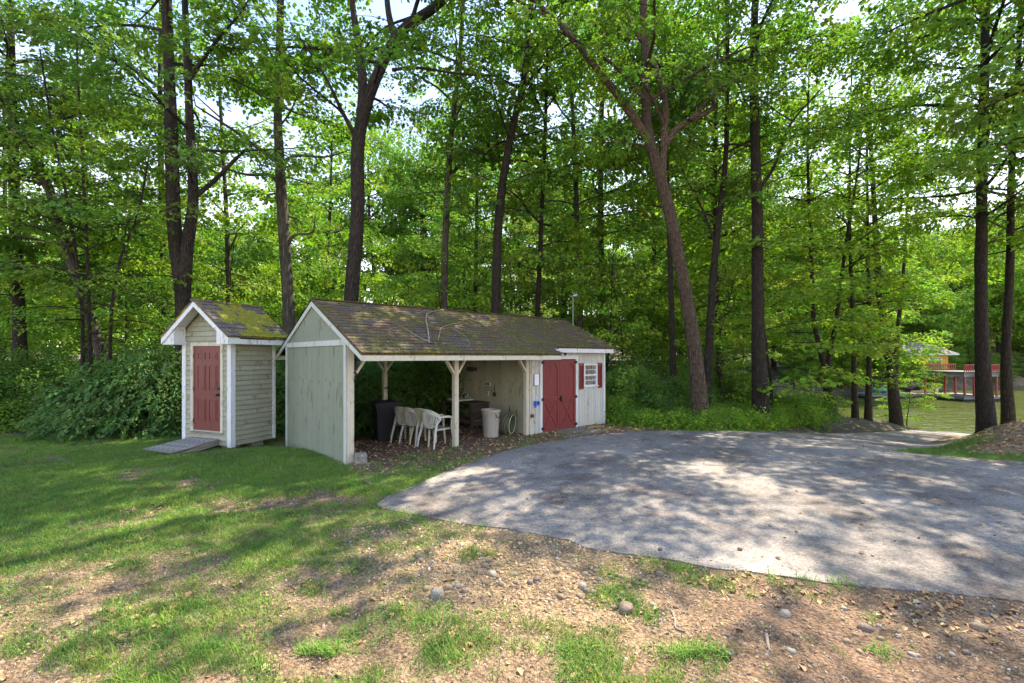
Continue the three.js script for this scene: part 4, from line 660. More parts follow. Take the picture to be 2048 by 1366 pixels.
// a tree standing at `base`: trunk path and limb paths are points relative to the base; branches fill heights y0..y1
function makeTree(o) {
  const G = o.group3 ?? thing(o.name ?? 'forest_tree', o.label, 'tree', [o.base.x, o.base.y, o.base.z], 0, o.group);
  const bark = BARK[o.bark ?? 'dark'], wood = [], out = [], T = o.trunk.map((p) => p.clone()), r = o.r;
  T.unshift(T[0].clone().add(V(0, -0.25, 0))); const n = T.length;
  const radii = []; for (let i = 0; i < n; i++) radii.push(i === 0 ? r * 1.9 : i === 1 ? r * 1.3 : r * (1 - (i - 1) / (n - 1) * (o.taper ?? 0.75)));
  const tg = limb(T, radii, o.seg ?? 12, 4, 0.25);
  const hosts = [{ c: new THREE.CatmullRomCurve3(T.slice(1)), r0: r, r1: r * 0.2 }];
  for (const l of o.limbs ?? []) { const rad = l.r ?? r * 0.5; part('limb', limb(l.pts, [rad, rad * 0.8, rad * 0.55, rad * 0.3], 8, 4, 0.2), bark, G); hosts.push({ c: new THREE.CatmullRomCurve3(l.pts), r0: rad, r1: rad * 0.3 }); }
  const top = o.trunk[n - 2].y; let yaw0 = rr(0, 6);
  for (let i = 0; i < o.n; i++) {
    const y = o.y0 + (o.y1 - o.y0) * Math.pow((i + R()) / o.n, o.bias ?? 1); let h = hosts[Math.floor(R() * hosts.length)], best = null;
    for (const hh of [h, ...hosts]) { let lo = null; for (let s = 0; s <= 20; s++) { const p = hh.c.getPoint(s / 20); if (!lo || Math.abs(p.y - y) < Math.abs(lo.p.y - y)) lo = { p, s: s / 20, hh }; } if (Math.abs(lo.p.y - y) < 0.6) { best = lo; break; } best = best ?? lo; }
    yaw0 += 2.4 + rr(-0.5, 0.5); const f = clamp((y - o.y0) / (o.y1 - o.y0)), el = rr(0.0, 0.35) + 0.5 * f, L = o.len * (0.55 + 0.9 * Math.sin(Math.PI * clamp(0.12 + 0.78 * f))) * rr(0.65, 1.15) / 1.3;
    growBranch(best.p, V(Math.cos(yaw0) * Math.cos(el), Math.sin(el), Math.sin(yaw0) * Math.cos(el)), L, Math.max(0.014, Math.min(0.016 * L, 0.7 * (best.hh.r0 + (best.hh.r1 - best.hh.r0) * best.s))), wood, out, o.dens ?? 5, o.k ?? 1);
  }
  part('trunk', wood.length ? merge([tg, ...wood]) : tg, bark, G);
  crown(out, o.leaf ?? 'maple', TINT[o.tint ?? 'mid'], G, Math.floor(R() * 3));
  return G;
}
const GRP_BACK = 'slender trees in the woods behind the sheds';
// trunk given by photo points at one distance
const path = (d, base, list) => list.map(([px, py]) => at(px, py, d).sub(base));
function tracedTree(d, list, o) {                                 // list[0] is the foot (its row only matters where the foot is in sight)
  const x = (list[0][0] - 1024) / FPX * d, base = V(x, terrain(x, d), -d), trunk = path(d, base, list); trunk[0] = V(0, 0, 0);
  const limbs = (o.limbs ?? []).map((l) => ({ r: l.r, pts: path(d, base, l.pts).map((p, i) => { p.z += (l.dz ?? 0) * i; return p; }) }));
  return makeTree({ ...o, base, trunk, limbs });
}
console.log('main trees');
R = mulberry(41);
tracedTree(13.6, [[372, 850], [366, 600], [350, 470], [342, 250], [335, 40], [330, -300], [335, -600]], { name: 'oak_tree', label: 'thick dark twin-stemmed oak rising behind the small clapboard shed', r: 0.235, bark: 'dark', leaf: 'oak', tint: 'deep', y0: 7, y1: 18, n: 22, len: 4.0, dens: 4,
  limbs: [{ r: 0.19, pts: [[366, 620], [374, 500], [386, 400], [380, 260], [372, 60], [360, -200]] }, { r: 0.08, pts: [[388, 395], [430, 360], [480, 310], [520, 280]] }] });
tracedTree(15.5, [[580, 850], [578, 640], [566, 440], [560, 330], [556, 240], [560, 60], [565, -200], [560, -450]], { name: 'bare_limbed_tree', label: 'grey trunked tree with crooked bare limbs between the two sheds', r: 0.21, bark: 'grey', leaf: 'maple', tint: 'mid', y0: 6.5, y1: 17, n: 22, len: 3.4,
  limbs: [{ r: 0.08, pts: [[558, 365], [530, 345], [480, 340], [400, 312]], dz: -0.2 }, { r: 0.08, pts: [[556, 325], [520, 300], [490, 280], [440, 250]], dz: 0.4 }, { r: 0.06, pts: [[575, 490], [590, 470], [625, 465], [630, 430]] }, { r: 0.06, pts: [[556, 330], [590, 312], [650, 314], [700, 300]] }] });
tracedTree(13.4, [[700, 850], [702, 600], [715, 440], [716, 290], [730, 220], [768, 120], [800, 65], [885, 0], [960, -120], [1000, -330]], { name: 'forked_tree', label: 'dark forked tree rising over the near end of the long shelter roof', r: 0.215, bark: 'dark', leaf: 'maple', tint: 'mid', y0: 8.8, y1: 16.5, n: 19, len: 3.7, dens: 4.2, taper: 0.6,
  limbs: [{ r: 0.15, pts: [[722, 262], [725, 150], [706, 20], [700, -200]] }, { r: 0.11, pts: [[790, 75], [778, 30], [770, -60], [760, -260]] }, { r: 0.05, pts: [[784, 140], [830, 135], [920, 148], [1010, 152]] }, { r: 0.07, pts: [[712, 275], [690, 230], [668, 180], [610, 90]], dz: 0.3 }] });
tracedTree(18, [[886, 850], [888, 600], [894, 400], [905, 250], [920, 110], [930, -100], [935, -350]], { name: 'pale_tree', label: 'slim pale grey tree behind the middle of the shelter roof', r: 0.15, bark: 'grey', leaf: 'maple', tint: 'mid', y0: 7, y1: 18, n: 26, len: 3.0, dens: 4, limbs: [{ r: 0.08, pts: [[902, 350], [930, 320], [980, 300], [1010, 280]] }] });
tracedTree(17, [[990, 850], [992, 600], [998, 430], [1020, 280], [1046, 165], [1060, 20], [1065, -250]], { name: 'brown_tree', label: 'straight brown tree behind the shelter roof near its middle', r: 0.2, bark: 'dark', leaf: 'maple', tint: 'deep', y0: 7, y1: 17, n: 26, len: 3.2, dens: 4 });
const tMain = hit(1402, 853), dMain = -tMain.z;
tracedTree(dMain, [[1402, 853], [1388, 690], [1366, 560], [1340, 430], [1318, 345], [1302, 290], [1294, 240], [1290, 100], [1284, -120], [1290, -350]], { name: 'leaning_tree', label: 'large leaning tree with tan flaky bark beside the driveway, past the store room', r: 0.205, bark: 'brown', leaf: 'oak', tint: 'mid', y0: 8.0, y1: 14.5, n: 19, len: 3.7, dens: 4.6, taper: 0.62, seg: 16,
  limbs: [{ r: 0.13, pts: [[1300, 285], [1240, 205], [1190, 150], [1130, 85], [1040, 0], [980, -120]], dz: 0.15 }, { r: 0.12, pts: [[1324, 350], [1328, 275], [1330, 200], [1300, 110], [1250, 20], [1230, -150]] }, { r: 0.10, pts: [[1330, 290], [1360, 250], [1420, 215], [1442, 195], [1432, 150], [1440, 90], [1500, 10]], dz: -0.15 }, { r: 0.07, pts: [[1380, 240], [1440, 175], [1530, 110], [1600, 70]], dz: -0.3 }] });
const t7 = hit(1521, 848);
tracedTree(-t7.z, [[1521, 848], [1516, 640], [1514, 400], [1510, 250], [1508, 100], [1515, -150], [1510, -350]], { name: 'straight_tree', label: 'straight dark tree beside the driveway to the lake', r: 0.215, bark: 'dark', leaf: 'maple', tint: 'mid', y0: 8, y1: 17, n: 20, len: 3.9, dens: 4.6, limbs: [{ r: 0.07, pts: [[1516, 380], [1545, 340], [1580, 250], [1640, 180]] }] });
tracedTree(16, [[1412, 840], [1418, 700], [1426, 560], [1436, 450], [1450, 340], [1455, 150], [1450, -200]], { name: 'slim_dark_tree', label: 'slim dark tree standing between the leaning tree and the straight tree', r: 0.15, bark: 'dark', tint: 'mid', y0: 7, y1: 14, n: 20, len: 2.8, dens: 4, limbs: [{ r: 0.05, pts: [[1428, 480], [1405, 420], [1370, 350], [1345, 300]] }] });
tracedTree(17, [[1347, 840], [1345, 680], [1340, 520], [1336, 380], [1330, 200], [1330, 0]], { label: 'thin dark tree growing just behind the leaning tree', r: 0.12, bark: 'dark', tint: 'deep', y0: 7, y1: 12.5, n: 14, len: 2.8 });
tracedTree(28, [[1792, 838], [1782, 740], [1766, 640], [1756, 540], [1748, 400], [1740, 250], [1738, 80]], { name: 'shore_tree', label: 'dark leaning tree on the shore left of the boat ramp', r: 0.27, bark: 'dark', tint: 'lime', leaf: 'wood', y0: 2.8, y1: 20, n: 32, len: 4.2, taper: 0.9, dens: 3, limbs: [{ r: 0.16, pts: [[1790, 790], [1794, 680], [1806, 560], [1815, 380]] }] });
for (const [x, xs, d, r] of [[1668, [1650, 1628, 1622, 1615], 21, 0.14], [1710, [1708, 1706, 1700, 1700], 23, 0.13], [1736, [1738, 1738, 1736, 1734], 25, 0.15], [1652, [1655, 1672, 1690, 1720], 21.5, 0.13]])
  tracedTree(d, [[x, 830], [xs[0], 740], [xs[1], 640], [xs[2], 500], [xs[3], 300], [xs[3] + 4, 100]], { name: 'sapling', label: 'slender dark tree at the lakeside edge of the woods', group: 'slender trees along the lakeside edge', r: r, bark: 'dark', tint: 'lime', y0: 3.5, y1: 16.5, n: 22, len: 3.0, taper: 0.97, leaf: 'wood', dens: 3 });
tracedTree(16, [[1972, 846], [1964, 700], [1962, 560], [1964, 380], [1970, 100], [1972, -200], [1976, -420]], { name: 'lakeside_tree', label: 'thick dark tree on the grassy mound by the boat ramp', r: 0.21, bark: 'dark', leaf: 'oak', tint: 'lime', y0: 6.5, y1: 19, n: 28, len: 4.6, dens: 4.2 });
tracedTree(17, [[2016, 840], [2012, 700], [2020, 540], [2022, 380], [2035, 150], [2050, -150]], { name: 'lakeside_tree', label: 'second dark tree on the mound, slimmer than its neighbour by the boat ramp', r: 0.155, bark: 'dark', leaf: 'oak', tint: 'lime', y0: 6, y1: 16, n: 26, len: 4, dens: 3.6 });
tracedTree(14.5, [[212, 850], [205, 720], [165, 590], [125, 470], [95, 370], [40, 270], [5, 190], [-40, 60], [-60, -100]], { name: 'bowed_tree', label: 'pale trunked tree bowing towards the lawn side of the woods', r: 0.17, bark: 'grey', leaf: 'maple', tint: 'deep', y0: 4, y1: 13, n: 26, len: 3.4 });
tracedTree(15.5, [[44, 850], [38, 640], [30, 450], [26, 250], [20, 0], [18, -250]], { label: 'dark vine-flecked tree at the lawn side of the woods', r: 0.19, bark: 'dark', tint: 'deep', y0: 3.5, y1: 16, n: 36, len: 3.6 });
for (const l of [[[160, 850], [165, 640], [140, 430], [105, 260], [80, 100]], [[182, 850], [178, 620], [170, 420], [158, 200], [150, 0]], [[222, 850], [222, 640], [240, 520], [275, 430], [300, 300]]])
  tracedTree(13.2, l, { name: 'sapling', label: 'thin dark sapling stem among the shrubs beside the lawn', group: 'thin saplings beside the lawn', r: 0.05, bark: 'dark', tint: 'lime', leaf: 'beech', y0: 2.6, y1: 9, n: 16, len: 2.3, dens: 3.4 });

// ---------------------------------------------------------------- woods: prototypes and their copies
console.log('woods');
function copyOf(p, label, group) { const c = p.clone(); c.name = numbered(p.name.replace(/_\d{3}$/, '')); scene.add(c); c.userData = { ...p.userData }; if (label) c.userData.label = label; if (group) c.userData.group = group; return c; }
function straight(H, lean, bend) { const a = rr(0, 6.28), p = []; for (let i = 0; i <= 6; i++) { const t = i / 6; p.push(V(Math.cos(a) * lean * t * t * H + Math.sin(a * 3 + t * 5) * bend, t * H, Math.sin(a) * lean * t * t * H + Math.cos(a * 2 + t * 4) * bend)); } p[0].set(0, 0, 0); return p; }
const PROTO = { tree: [], young: [], shrub: [], far: [] };
R = mulberry(77);
for (const [H, r, len, n, leaf, tint, bark, y0] of [[18, 0.17, 3.4, 26, 'wood', 'mid', 'dark', 5], [16, 0.13, 3.0, 25, 'wood', 'lime', 'grey', 3.5], [20, 0.2, 3.8, 27, 'wood', 'deep', 'dark', 5.5], [15, 0.11, 2.8, 25, 'wood', 'lime', 'dark', 3.0], [17, 0.15, 3.4, 26, 'wood', 'olive', 'grey', 4.0]])
  PROTO.tree.push(() => makeTree({ name: 'forest_tree', label: 'leafy tree standing back in the woods behind the sheds', group: GRP_BACK, base: V(0, 0, 0), trunk: straight(H, rr(0, 0.06), 0.12), r, len, n, leaf, tint, bark, y0, y1: H, seg: 8, dens: 3.7 }));
for (const [H, r, len, n, leaf, tint, y0] of [[6.5, 0.045, 2.2, 26, 'maple', 'lime', 1.0], [5, 0.035, 1.9, 22, 'beech', 'lime', 0.7], [8, 0.06, 2.5, 30, 'maple', 'mid', 1.4]])
  PROTO.young.push(() => makeTree({ name: 'understorey_tree', label: 'young layered maple in the understorey of the woods', group: 'young trees of the understorey', base: V(0, 0, 0), trunk: straight(H, rr(0.02, 0.12), 0.15), r, len, n, leaf, tint, bark: 'dark', y0, y1: H, seg: 6, dens: 3.3 }));
function makeShrub(H, Rd, n, leaf, tint) {
  const G = thing('shrub', 'dense green shrub along the edge of the woods', 'shrub', [0, 0, 0], 0, 'shrubs along the edge of the woods'), wood = [], out = [];
  for (let i = 0; i < 9; i++) { const a = i * 2.4 + rr(-0.4, 0.4), e = rr(0.5, 1.35); growBranch(V(0.08 * Math.cos(a), -0.08, 0.08 * Math.sin(a)), V(Math.cos(a) * Math.cos(e), Math.sin(e), Math.sin(a) * Math.cos(e)), rr(0.75, 1.1) * H, 0.014, wood, out, 5, 1, 0.25); }
  for (let i = 0; i < n; i++) { const a = rr(0, 6.28), q = Math.sqrt(R()) * Rd, y = rr(0.05, 1) * H * Math.sqrt(Math.max(0.04, 1 - (q / Rd) ** 2)); out.push(mkSpray(V(Math.cos(a) * q, y, Math.sin(a) * q), -a + rr(-0.7, 0.7), rr(0.85, 1.2))); }
  part('stems', merge(wood), BARK.dark, G); crown(out, leaf, TINT[tint], G, Math.floor(R() * 2), 'foliage'); return G;
}
for (const a of [[1.5, 1.0, 330, 'shrub', 'cool'], [2.3, 1.3, 480, 'shrub', 'deep'], [1.0, 0.8, 240, 'shrub', 'mid'], [2.0, 1.1, 380, 'beech', 'cool'], [0.55, 0.7, 170, 'shrub', 'lime']]) PROTO.shrub.push(() => makeShrub(...a));
const made = {};
function plant(kind, idx, x, d, s = 1, label, group, name) {
  const key = kind + idx, y = terrain(x, d); let o = made[key] ? copyOf(made[key], label, group) : (made[key] = PROTO[kind][idx]());
  if (label) o.userData.label = label; if (group) o.userData.group = group;
  o.position.set(x, y - 0.03, -d); o.rotation.y = rr(0, 6.28); o.scale.set(s * rr(0.85, 1.15), s * rr(0.8, 1.25), s * rr(0.85, 1.15)); return o;
}
function clear(x, d) { const [a, b] = toShelter(x, d); return driveFar(x, d) > 0.6 && !(a > -1.2 && a < 9 && b > -1.5 && b < 4.0) && Math.hypot(x + 6.4, d - 10.4) > 3.1 && terrain(x, d) > LAKE + 0.25; }
const plantShrub = (i, x, d, s, l, g) => plant('shrub', i, x, d, s, ['rounded mid-sized', 'tall dark green', 'small fresh green', 'broad leafy', 'low bright green'][i] + ' ' + l, g);
R = mulberry(99);
const spots = []; const apart = (x, d, m) => spots.every(([a, b]) => Math.hypot(a - x, b - d) > m);
for (let k = 0, n = 0; k < 4000 && n < 31; k++) { const d = 19 + 32 * Math.pow(R(), 1.1), x = d * rr(-1.3, 0.56); if (clear(x, d) && apart(x, d, 2.0 + d * 0.03)) { spots.push([x, d]); n++; const i = Math.floor(R() * 5); plant('tree', i, x, d, rr(0.85, 1.2), ['tall dark trunked maple', 'slim grey trunked tree with fresh green leaves', 'large dark green oak', 'slender dark stemmed beech', 'grey trunked tree with olive leaves'][i] + ' back in the woods behind the sheds', GRP_BACK); } }
for (let k = 0, n = 0; k < 4000 && n < 38; k++) { const d = 16.2 + 14 * Math.pow(R(), 1.2), x = d * rr(-1.25, 0.6); if (clear(x, d) && apart(x, d, 1.3)) { spots.push([x, d]); n++; const i = Math.floor(R() * 3); plant('young', i, x, d, rr(0.8, 1.25), ['young lime green maple', 'short young beech with layered leaves', 'taller young mid-green maple'][i] + ' in the understorey of the woods', 'young trees of the understorey'); } }
const EDGE = 'shrubs along the edge of the woods';
for (let k = 0, n = 0; k < 3000 && n < 46; k++) { const x = rr(-17, -3.2), d = 12.3 + 0.1 * Math.max(0, -x - 6) + rr(0.3, 4); if (clear(x, d) && apart(x, d, 0.75)) { spots.push([x, d]); n++; plantShrub([0, 1, 3, 1, 2][Math.floor(R() * 5)], x, d, rr(0.8, 1.25), 'shrub where the lawn meets the woods', 'shrubs where the lawn meets the woods'); } }
for (let k = 0, n = 0; k < 3000 && n < 30; k++) { const a = rr(-0.5, 9.5), b = rr(4.0, 7.5), [x, d] = fromShelter(a, b); if (driveFar(x, d) > 0.5 && clear(x, d) && apart(x, d, 0.7)) { spots.push([x, d]); n++; plantShrub([0, 1, 3][Math.floor(R() * 3)], x, d, rr(0.8, 1.3), 'shrub growing close behind the long shelter', 'shrubs behind the long shelter'); } }
for (let k = 0, n = 0; k < 3000 && n < 40; k++) { const x = rr(2.9, 13), d = 12.0 + Math.max(0, x - 5) * 0.75 + rr(0.4, 3.6) ; if (driveFar(x, d) > 0.55 && Math.hypot(x - tMain.x, d + tMain.z) > 0.55 && toShelter(x, d)[0] > 8.2 && terrain(x, d) > LAKE + 0.2 && tq(x, d)[1] < 1 && apart(x, d, 0.6)) { spots.push([x, d]); n++; plantShrub([4, 2, 4, 4][Math.floor(R() * 4)], x, d, rr(0.5, 0.95), 'shrub between the driveway and the woods', 'low shrubs beside the driveway'); } }
for (let k = 0, n = 0; k < 4000 && n < 34; k++) { const d = rr(14.5, 22), x = d * rr(0.2, 0.6); if (driveFar(x, d) > 1.2 && toShelter(x, d)[0] > 8.4 && tq(x, d)[1] < -1.4 && terrain(x, d) > LAKE + 0.3 && apart(x, d, 0.75)) { spots.push([x, d]); n++; plantShrub([0, 3, 2, 1][n % 4], x, d, rr(0.65, 1.05), 'shrub among the trunks past the store room', 'shrubs among the trunks past the store room'); } }
// trees out of the picture whose crowns shade the driveway and the foreground
R = mulberry(123);
for (const [x, d, i, s, l] of [[12.1, 10.2, 2, 1.1, 'tall oak on the mound beside the driveway'], [17.5, 11.5, 0, 1.1, 'tall maple on the mound beside the driveway bend'], [21, 17, 2, 1.1, 'tall oak at the lake end of the mound'], [15, 6.2, 4, 1.0, 'tall olive leaved tree beyond the driveway']]) plant('tree', i, x, d, s, l, 'tall trees round the driveway');
plant('young', 0, 24.2, 28.5, 0.62, 'small lime green tree at the water edge beside the boat ramp', 'trees at the water edge');
// far shore
R = mulberry(131);
PROTO.far.push(() => makeTree({ name: 'shore_wood_tree', label: '', base: V(0, 0, 0), trunk: straight(17, 0.03, 0.2), r: 0.25, len: 5.5, n: 30, leaf: 'far', tint: 'mid', bark: 'dark', y0: 2, y1: 17, seg: 5, dens: 1.5 }), () => makeTree({ name: 'shore_wood_tree', label: '', base: V(0, 0, 0), trunk: straight(14, 0.03, 0.2), r: 0.2, len: 5, n: 28, leaf: 'far', tint: 'lime', bark: 'dark', y0: 1.2, y1: 14, seg: 5, dens: 1.5 }));
const fs = [];
for (let k = 0, n = 0; k < 6000 && n < 62; k++) { const d = rr(50, 150), x = d * rr(0.55, 1.35); if (terrain(x, d) > LAKE + 0.4 && fs.every(([a, b]) => Math.hypot(a - x, b - d) > 5) && Math.hypot(x - 57, d - 66) > 7) { fs.push([x, d]); n++; plant('far', n % 2, x, d, rr(0.8, 1.25), 'rounded green tree on the far shore of the lake', 'trees on the far shore'); } }

for (let k = 0, n = 0; k < 3000 && n < 30; k++) { const d = rr(46, 82), x = d * rr(-1.35, 0.5); if (terrain(x, d) > LAKE + 0.4 && fs.every(([a, b]) => Math.hypot(a - x, b - d) > 4.5)) { fs.push([x, d]); n++; plant('far', n % 2, x, d, rr(0.85, 1.3), 'broad crowned tree deep in the woods', 'trees deep in the woods'); } }
for (let k = 0, n = 0; k < 6000 && n < 84; k++) { const d = rr(50, 95), x = d * rr(0.6, 1.2), y = terrain(x, d); if (y > LAKE + 0.05 && y < LAKE + 3.5 && fs.every(([a, b]) => Math.hypot(a - x, b - d) > 1.8) && Math.hypot(x - 55, d - 66) > 5.5) { fs.push([x, d]); n++; plant('far', n % 2, x, d, rr(0.16, 0.32), 'rounded bush on the far bank of the lake', 'bushes on the far bank'); } }
for (const [x, d, k] of [[49.2, 60, 0.3], [51.2, 60.5, 0.26], [53.2, 60.2, 0.3], [55.0, 60.6, 0.24], [47.4, 59, 0.36], [45, 58, 0.45], [50, 72, 0.9], [57, 73, 0.95], [62, 70, 0.8]]) plant('far', k > 0.3 ? 0 : 1, x, d, k, 'leafy bush in front of the ochre lake house', 'greenery round the lake house');
// ---------------------------------------------------------------- ground cover
console.log('cover');
R = mulberry(501);
function scatter(name, label, cat, geo, mat, list, color) {
  const m = lit(new THREE.InstancedMesh(geo, mat, list.length)), mt = new THREE.Matrix4(), q = new THREE.Quaternion(), e = new THREE.Euler(), c = new THREE.Color();
  list.forEach((s, i) => { e.set(s.rx ?? 0, s.ry ?? 0, s.rz ?? 0, 'YXZ'); mt.compose(V(s.x, s.y, -s.d), q.setFromEuler(e), V(s.k, s.k * (s.ky ?? 1), s.k)); m.setMatrixAt(i, mt); if (color) m.setColorAt(i, c.setRGB(...color(s))); });
  m.name = numbered(name); scene.add(m); return tag(m, label, cat, null, 'stuff');
}
function tuft(seed, n, h, w, spread, lean) {
  const rnd = mulberry(seed), q = (a, b) => a + (b - a) * rnd(), P = [], I = [];
  for (let i = 0; i < n; i++) {
    const a = q(0, 6.28), r = Math.sqrt(rnd()) * spread, x = Math.cos(a) * r, z = Math.sin(a) * r, b = q(0, 6.28), hh = h * q(0.45, 1.1), l = lean * q(0.2, 1), cx = Math.cos(b), cz = Math.sin(b), o = P.length / 3, ww = w * q(0.6, 1.2);
    for (const [t, k] of [[0, 1], [0.5, 0.85], [1, 0]]) { const off = l * t * t * hh, y = hh * t * (1 - 0.25 * l * t); if (k) P.push(x + cx * off - cz * ww * k / 2, y, z + cz * off + cx * ww * k / 2, x + cx * off + cz * ww * k / 2, y, z + cz * off - cx * ww * k / 2); else P.push(x + cx * off, y, z + cz * off); }
    I.push(o, o + 1, o + 2, o + 1, o + 3, o + 2, o + 2, o + 3, o + 4);
  }
  const g = new THREE.BufferGeometry(); g.setAttribute('position', new THREE.Float32BufferAttribute(P, 3)); g.setIndex(I); const f = g.toNonIndexed(); f.computeVertexNormals(); return f;
}
MAT.grass = leafMat(1, 1, 1, 0.4);
const lawn = [], tall = [], litter = [], pebbles = [], weeds = [], clod = [];
// candidate points: denser near the viewer's end of the ground, thinner far away
for (let k = 0; k < 150000; k++) {
  const d = 2.2 + 11.5 * R(), x = rr(-1.25, 1.0) * (d + 1.2); if (x > 12 || driveFar(x, d) < -0.04) continue;
  const [a, b] = toShelter(x, d); const c = cover(x, d), y = terrain(x, d) + groundRelief(x, d, c), pick = R();
  if (R() < c.grass) { if (R() < 0.55 + 0.35 * ss(5, 8, d)) lawn.push({ x, d, y: y - 0.004, ry: rr(0, 6.28), k: rr(0.5, 1.35) * (0.75 + 0.5 * c.n2), t: rr(0.65, 1.35), w: 0.75 + 0.6 * c.n1, h: rr(0.75, 1.35) }); }
  if (pick < 0.16 && c.litter > 0.3 && R() < c.litter && c.forest < 0.7) litter.push({ x, d, y: y + 0.008, rx: rr(-0.5, 0.5), rz: rr(-0.5, 0.5), ry: rr(0, 6.28), k: rr(0.6, 1.2) });
  else if (pick < 0.224 && c.forest < 0.5 && R() < 0.02 + 0.9 * ss(0.6, 0.72, c.n2)) litter.push({ x, d, y: y + 0.008, rx: rr(-0.4, 0.4), rz: rr(-0.4, 0.4), ry: rr(0, 6.28), k: rr(0.5, 1.0) });
  if (c.grass < 0.55 && d < 8 && pick > 0.5 && !(b > 0 && a > 0)) { const gw = 0.25 + 0.75 * c.gravel; if (R() < gw) pebbles.push({ x, d, y: y, rx: rr(0, 3), ry: rr(0, 6.28), rz: rr(0, 3), k: 0.004 + 0.012 * Math.pow(R(), 3) * (1 + c.gravel), ky: 0.7, t: rr(0.65, 1.35), h: R() }); else if (R() < 0.35) clod.push({ x, d, y: y, rx: rr(0, 3), ry: rr(0, 6.28), k: rr(0.006, 0.02), ky: 0.7, t: rr(0.7, 1.2) }); }
  if (pick < 0.03 && c.grass > 0.1 && d < 9 && vnoise(x * 1.9 + 30, d * 1.9, 79) > 0.45) weeds.push({ x, d, y: y + 0.012, ry: rr(0, 6.28), k: rr(0.14, 0.38), t: rr(0.8, 1.3) });
}
for (let k = 0; k < 5200; k++) { const x = rr(7.4, 18), d = rr(7.5, 19), c = cover(x, d); if (c.mound < 0.5 || c.dr < 0.05) continue; const y = terrain(x, d) + groundRelief(x, d, c); if (R() < c.grass) for (let i = 0; i < 2; i++) lawn.push({ x: x + rr(-0.06, 0.06), d: d + rr(-0.06, 0.06), y: y - 0.01, ry: rr(0, 6.28), k: rr(0.8, 1.6), t: rr(0.7, 1.3), w: 1, h: rr(0.8, 1.3) }); else { litter.push({ x, d, y: y + 0.012, rx: rr(-0.5, 0.5), rz: rr(-0.5, 0.5), ry: rr(0, 6.28), k: rr(0.8, 1.6) }); } }
for (let k = 0; k < 16000; k++) { const d = 3.0 + 8.5 * R(), x = rr(-2.2, 4.6), s = driveFar(x, d); if (s > 0.02 || s < -0.35 || R() > Math.exp(s * 9)) continue; pebbles.push({ x, d, y: terrain(x, d) + 0.014, rx: rr(0, 3), ry: rr(0, 6.28), rz: rr(0, 3), k: 0.003 + 0.009 * Math.pow(R(), 2), ky: 0.7, t: rr(0.6, 1.3), h: R() }); }
for (let k = 0; k < 140; k++) { const d = rr(4.2, 11), x = rr(-0.2, 1.05) * d; if (driveFar(x, d) < -0.1) litter.push({ x, d, y: terrain(x, d) + 0.022, rx: rr(-0.4, 0.4), rz: rr(-0.4, 0.4), ry: rr(0, 6.28), k: rr(0.35, 0.9) }); }
for (let k = 0; k < 46000; k++) { const d = 2.2 + 4.6 * Math.pow(R(), 1.2), x = rr(-1.2, 1.15) * d; if (driveFar(x, d) < 0.0) continue; const c = cover(x, d); if (c.grass > 0.6 || R() > 0.3 + 0.7 * c.gravel + 0.5 * ss(0.5, 0.6, c.n2)) continue; pebbles.push({ x, d, y: terrain(x, d) + groundRelief(x, d, c) + 0.001, rx: rr(0, 3), ry: rr(0, 6.28), rz: rr(0, 3), k: 0.003 + 0.011 * Math.pow(R(), 3) * (1 + c.gravel), ky: 0.7, t: rr(0.6, 1.35), h: R() }); }
for (let k = 0; k < 900; k++) { const d = rr(2.3, 6.5), x = rr(-1.2, 1.1) * d, c = cover(x, d); if (c.dr > 0.02 && R() < 0.25 + c.grass * 0.75 && vnoise(x * 2.6, d * 2.6, 77) > 0.5) tall.push({ x, d, y: groundY(x, d) - 0.006, ry: rr(0, 6.28), k: rr(0.5, 1.2), t: rr(0.8, 1.35) }); }
for (const [px, py, n] of [[1060 + 510, 1150, 22], [1690, 1165, 26], [1280, 1115, 10], [845, 1040, 26], [885, 1230, 18], [1000, 1062, 10], [1390, 1345, 40], [700, 1140, 14], [740, 1265, 16], [560, 1090, 10], [1145, 1340, 14], [400, 1330, 20], [650, 1345, 26], [1755, 1330, 8]]) for (let i = 0; i < n; i++) { const p = hit(px + (R() + R() + R() - 1.5) * 80, py + (R() + R() + R() - 1.5) * 30); if (driveFar(p.x, -p.z) > 0.0) tall.push({ x: p.x, d: -p.z, y: groundY(p.x, -p.z) - 0.006, ry: rr(0, 6.28), k: rr(0.5, 1.5), t: rr(0.9, 1.4) }); }

scatter('grass', 'short green lawn grass thinning into bare earth', 'grass', tuft(1, 26, 0.055, 0.0045, 0.075, 0.9), MAT.grass, lawn, (s) => (s.t > 1.32 ? [0.30, 0.25, 0.11] : [0.165 * s.t * s.w * s.h, 0.285 * s.t * s.w, 0.045 * s.t]));
scatter('grass', 'longer grass clumps on bare earth along the driveway edge', 'grass', tuft(2, 14, 0.095, 0.005, 0.06, 1.3), MAT.grass, tall, (s) => [0.14 * s.t, 0.26 * s.t, 0.035 * s.t]);
scatter('weeds', 'small broad-leaved weeds scattered in the grass', 'weeds', SPRAY.shrub[0], MAT.leaf, weeds, (s) => [0.11 * s.t, 0.25 * s.t, 0.045 * s.t]);
{ const lf = leafGeo(0.07, 0.05, 0.6, true), g = new THREE.BufferGeometry(); g.setAttribute('position', new THREE.Float32BufferAttribute(lf.P, 3)); g.setIndex(lf.I); const f = g.toNonIndexed(); f.translate(-0.035, 0, 0); f.computeVertexNormals();
  scatter('fallen_leaves', 'dry brown leaves littering the shelter floor and the mound', 'leaves', f, std(0xffffff, { roughness: 0.9, side: THREE.DoubleSide }), litter, () => { const t = rr(0.5, 1.3), w = R(); return [0.42 * t, (0.215 + 0.1 * w) * t, (0.095 + 0.06 * w) * t]; }); }
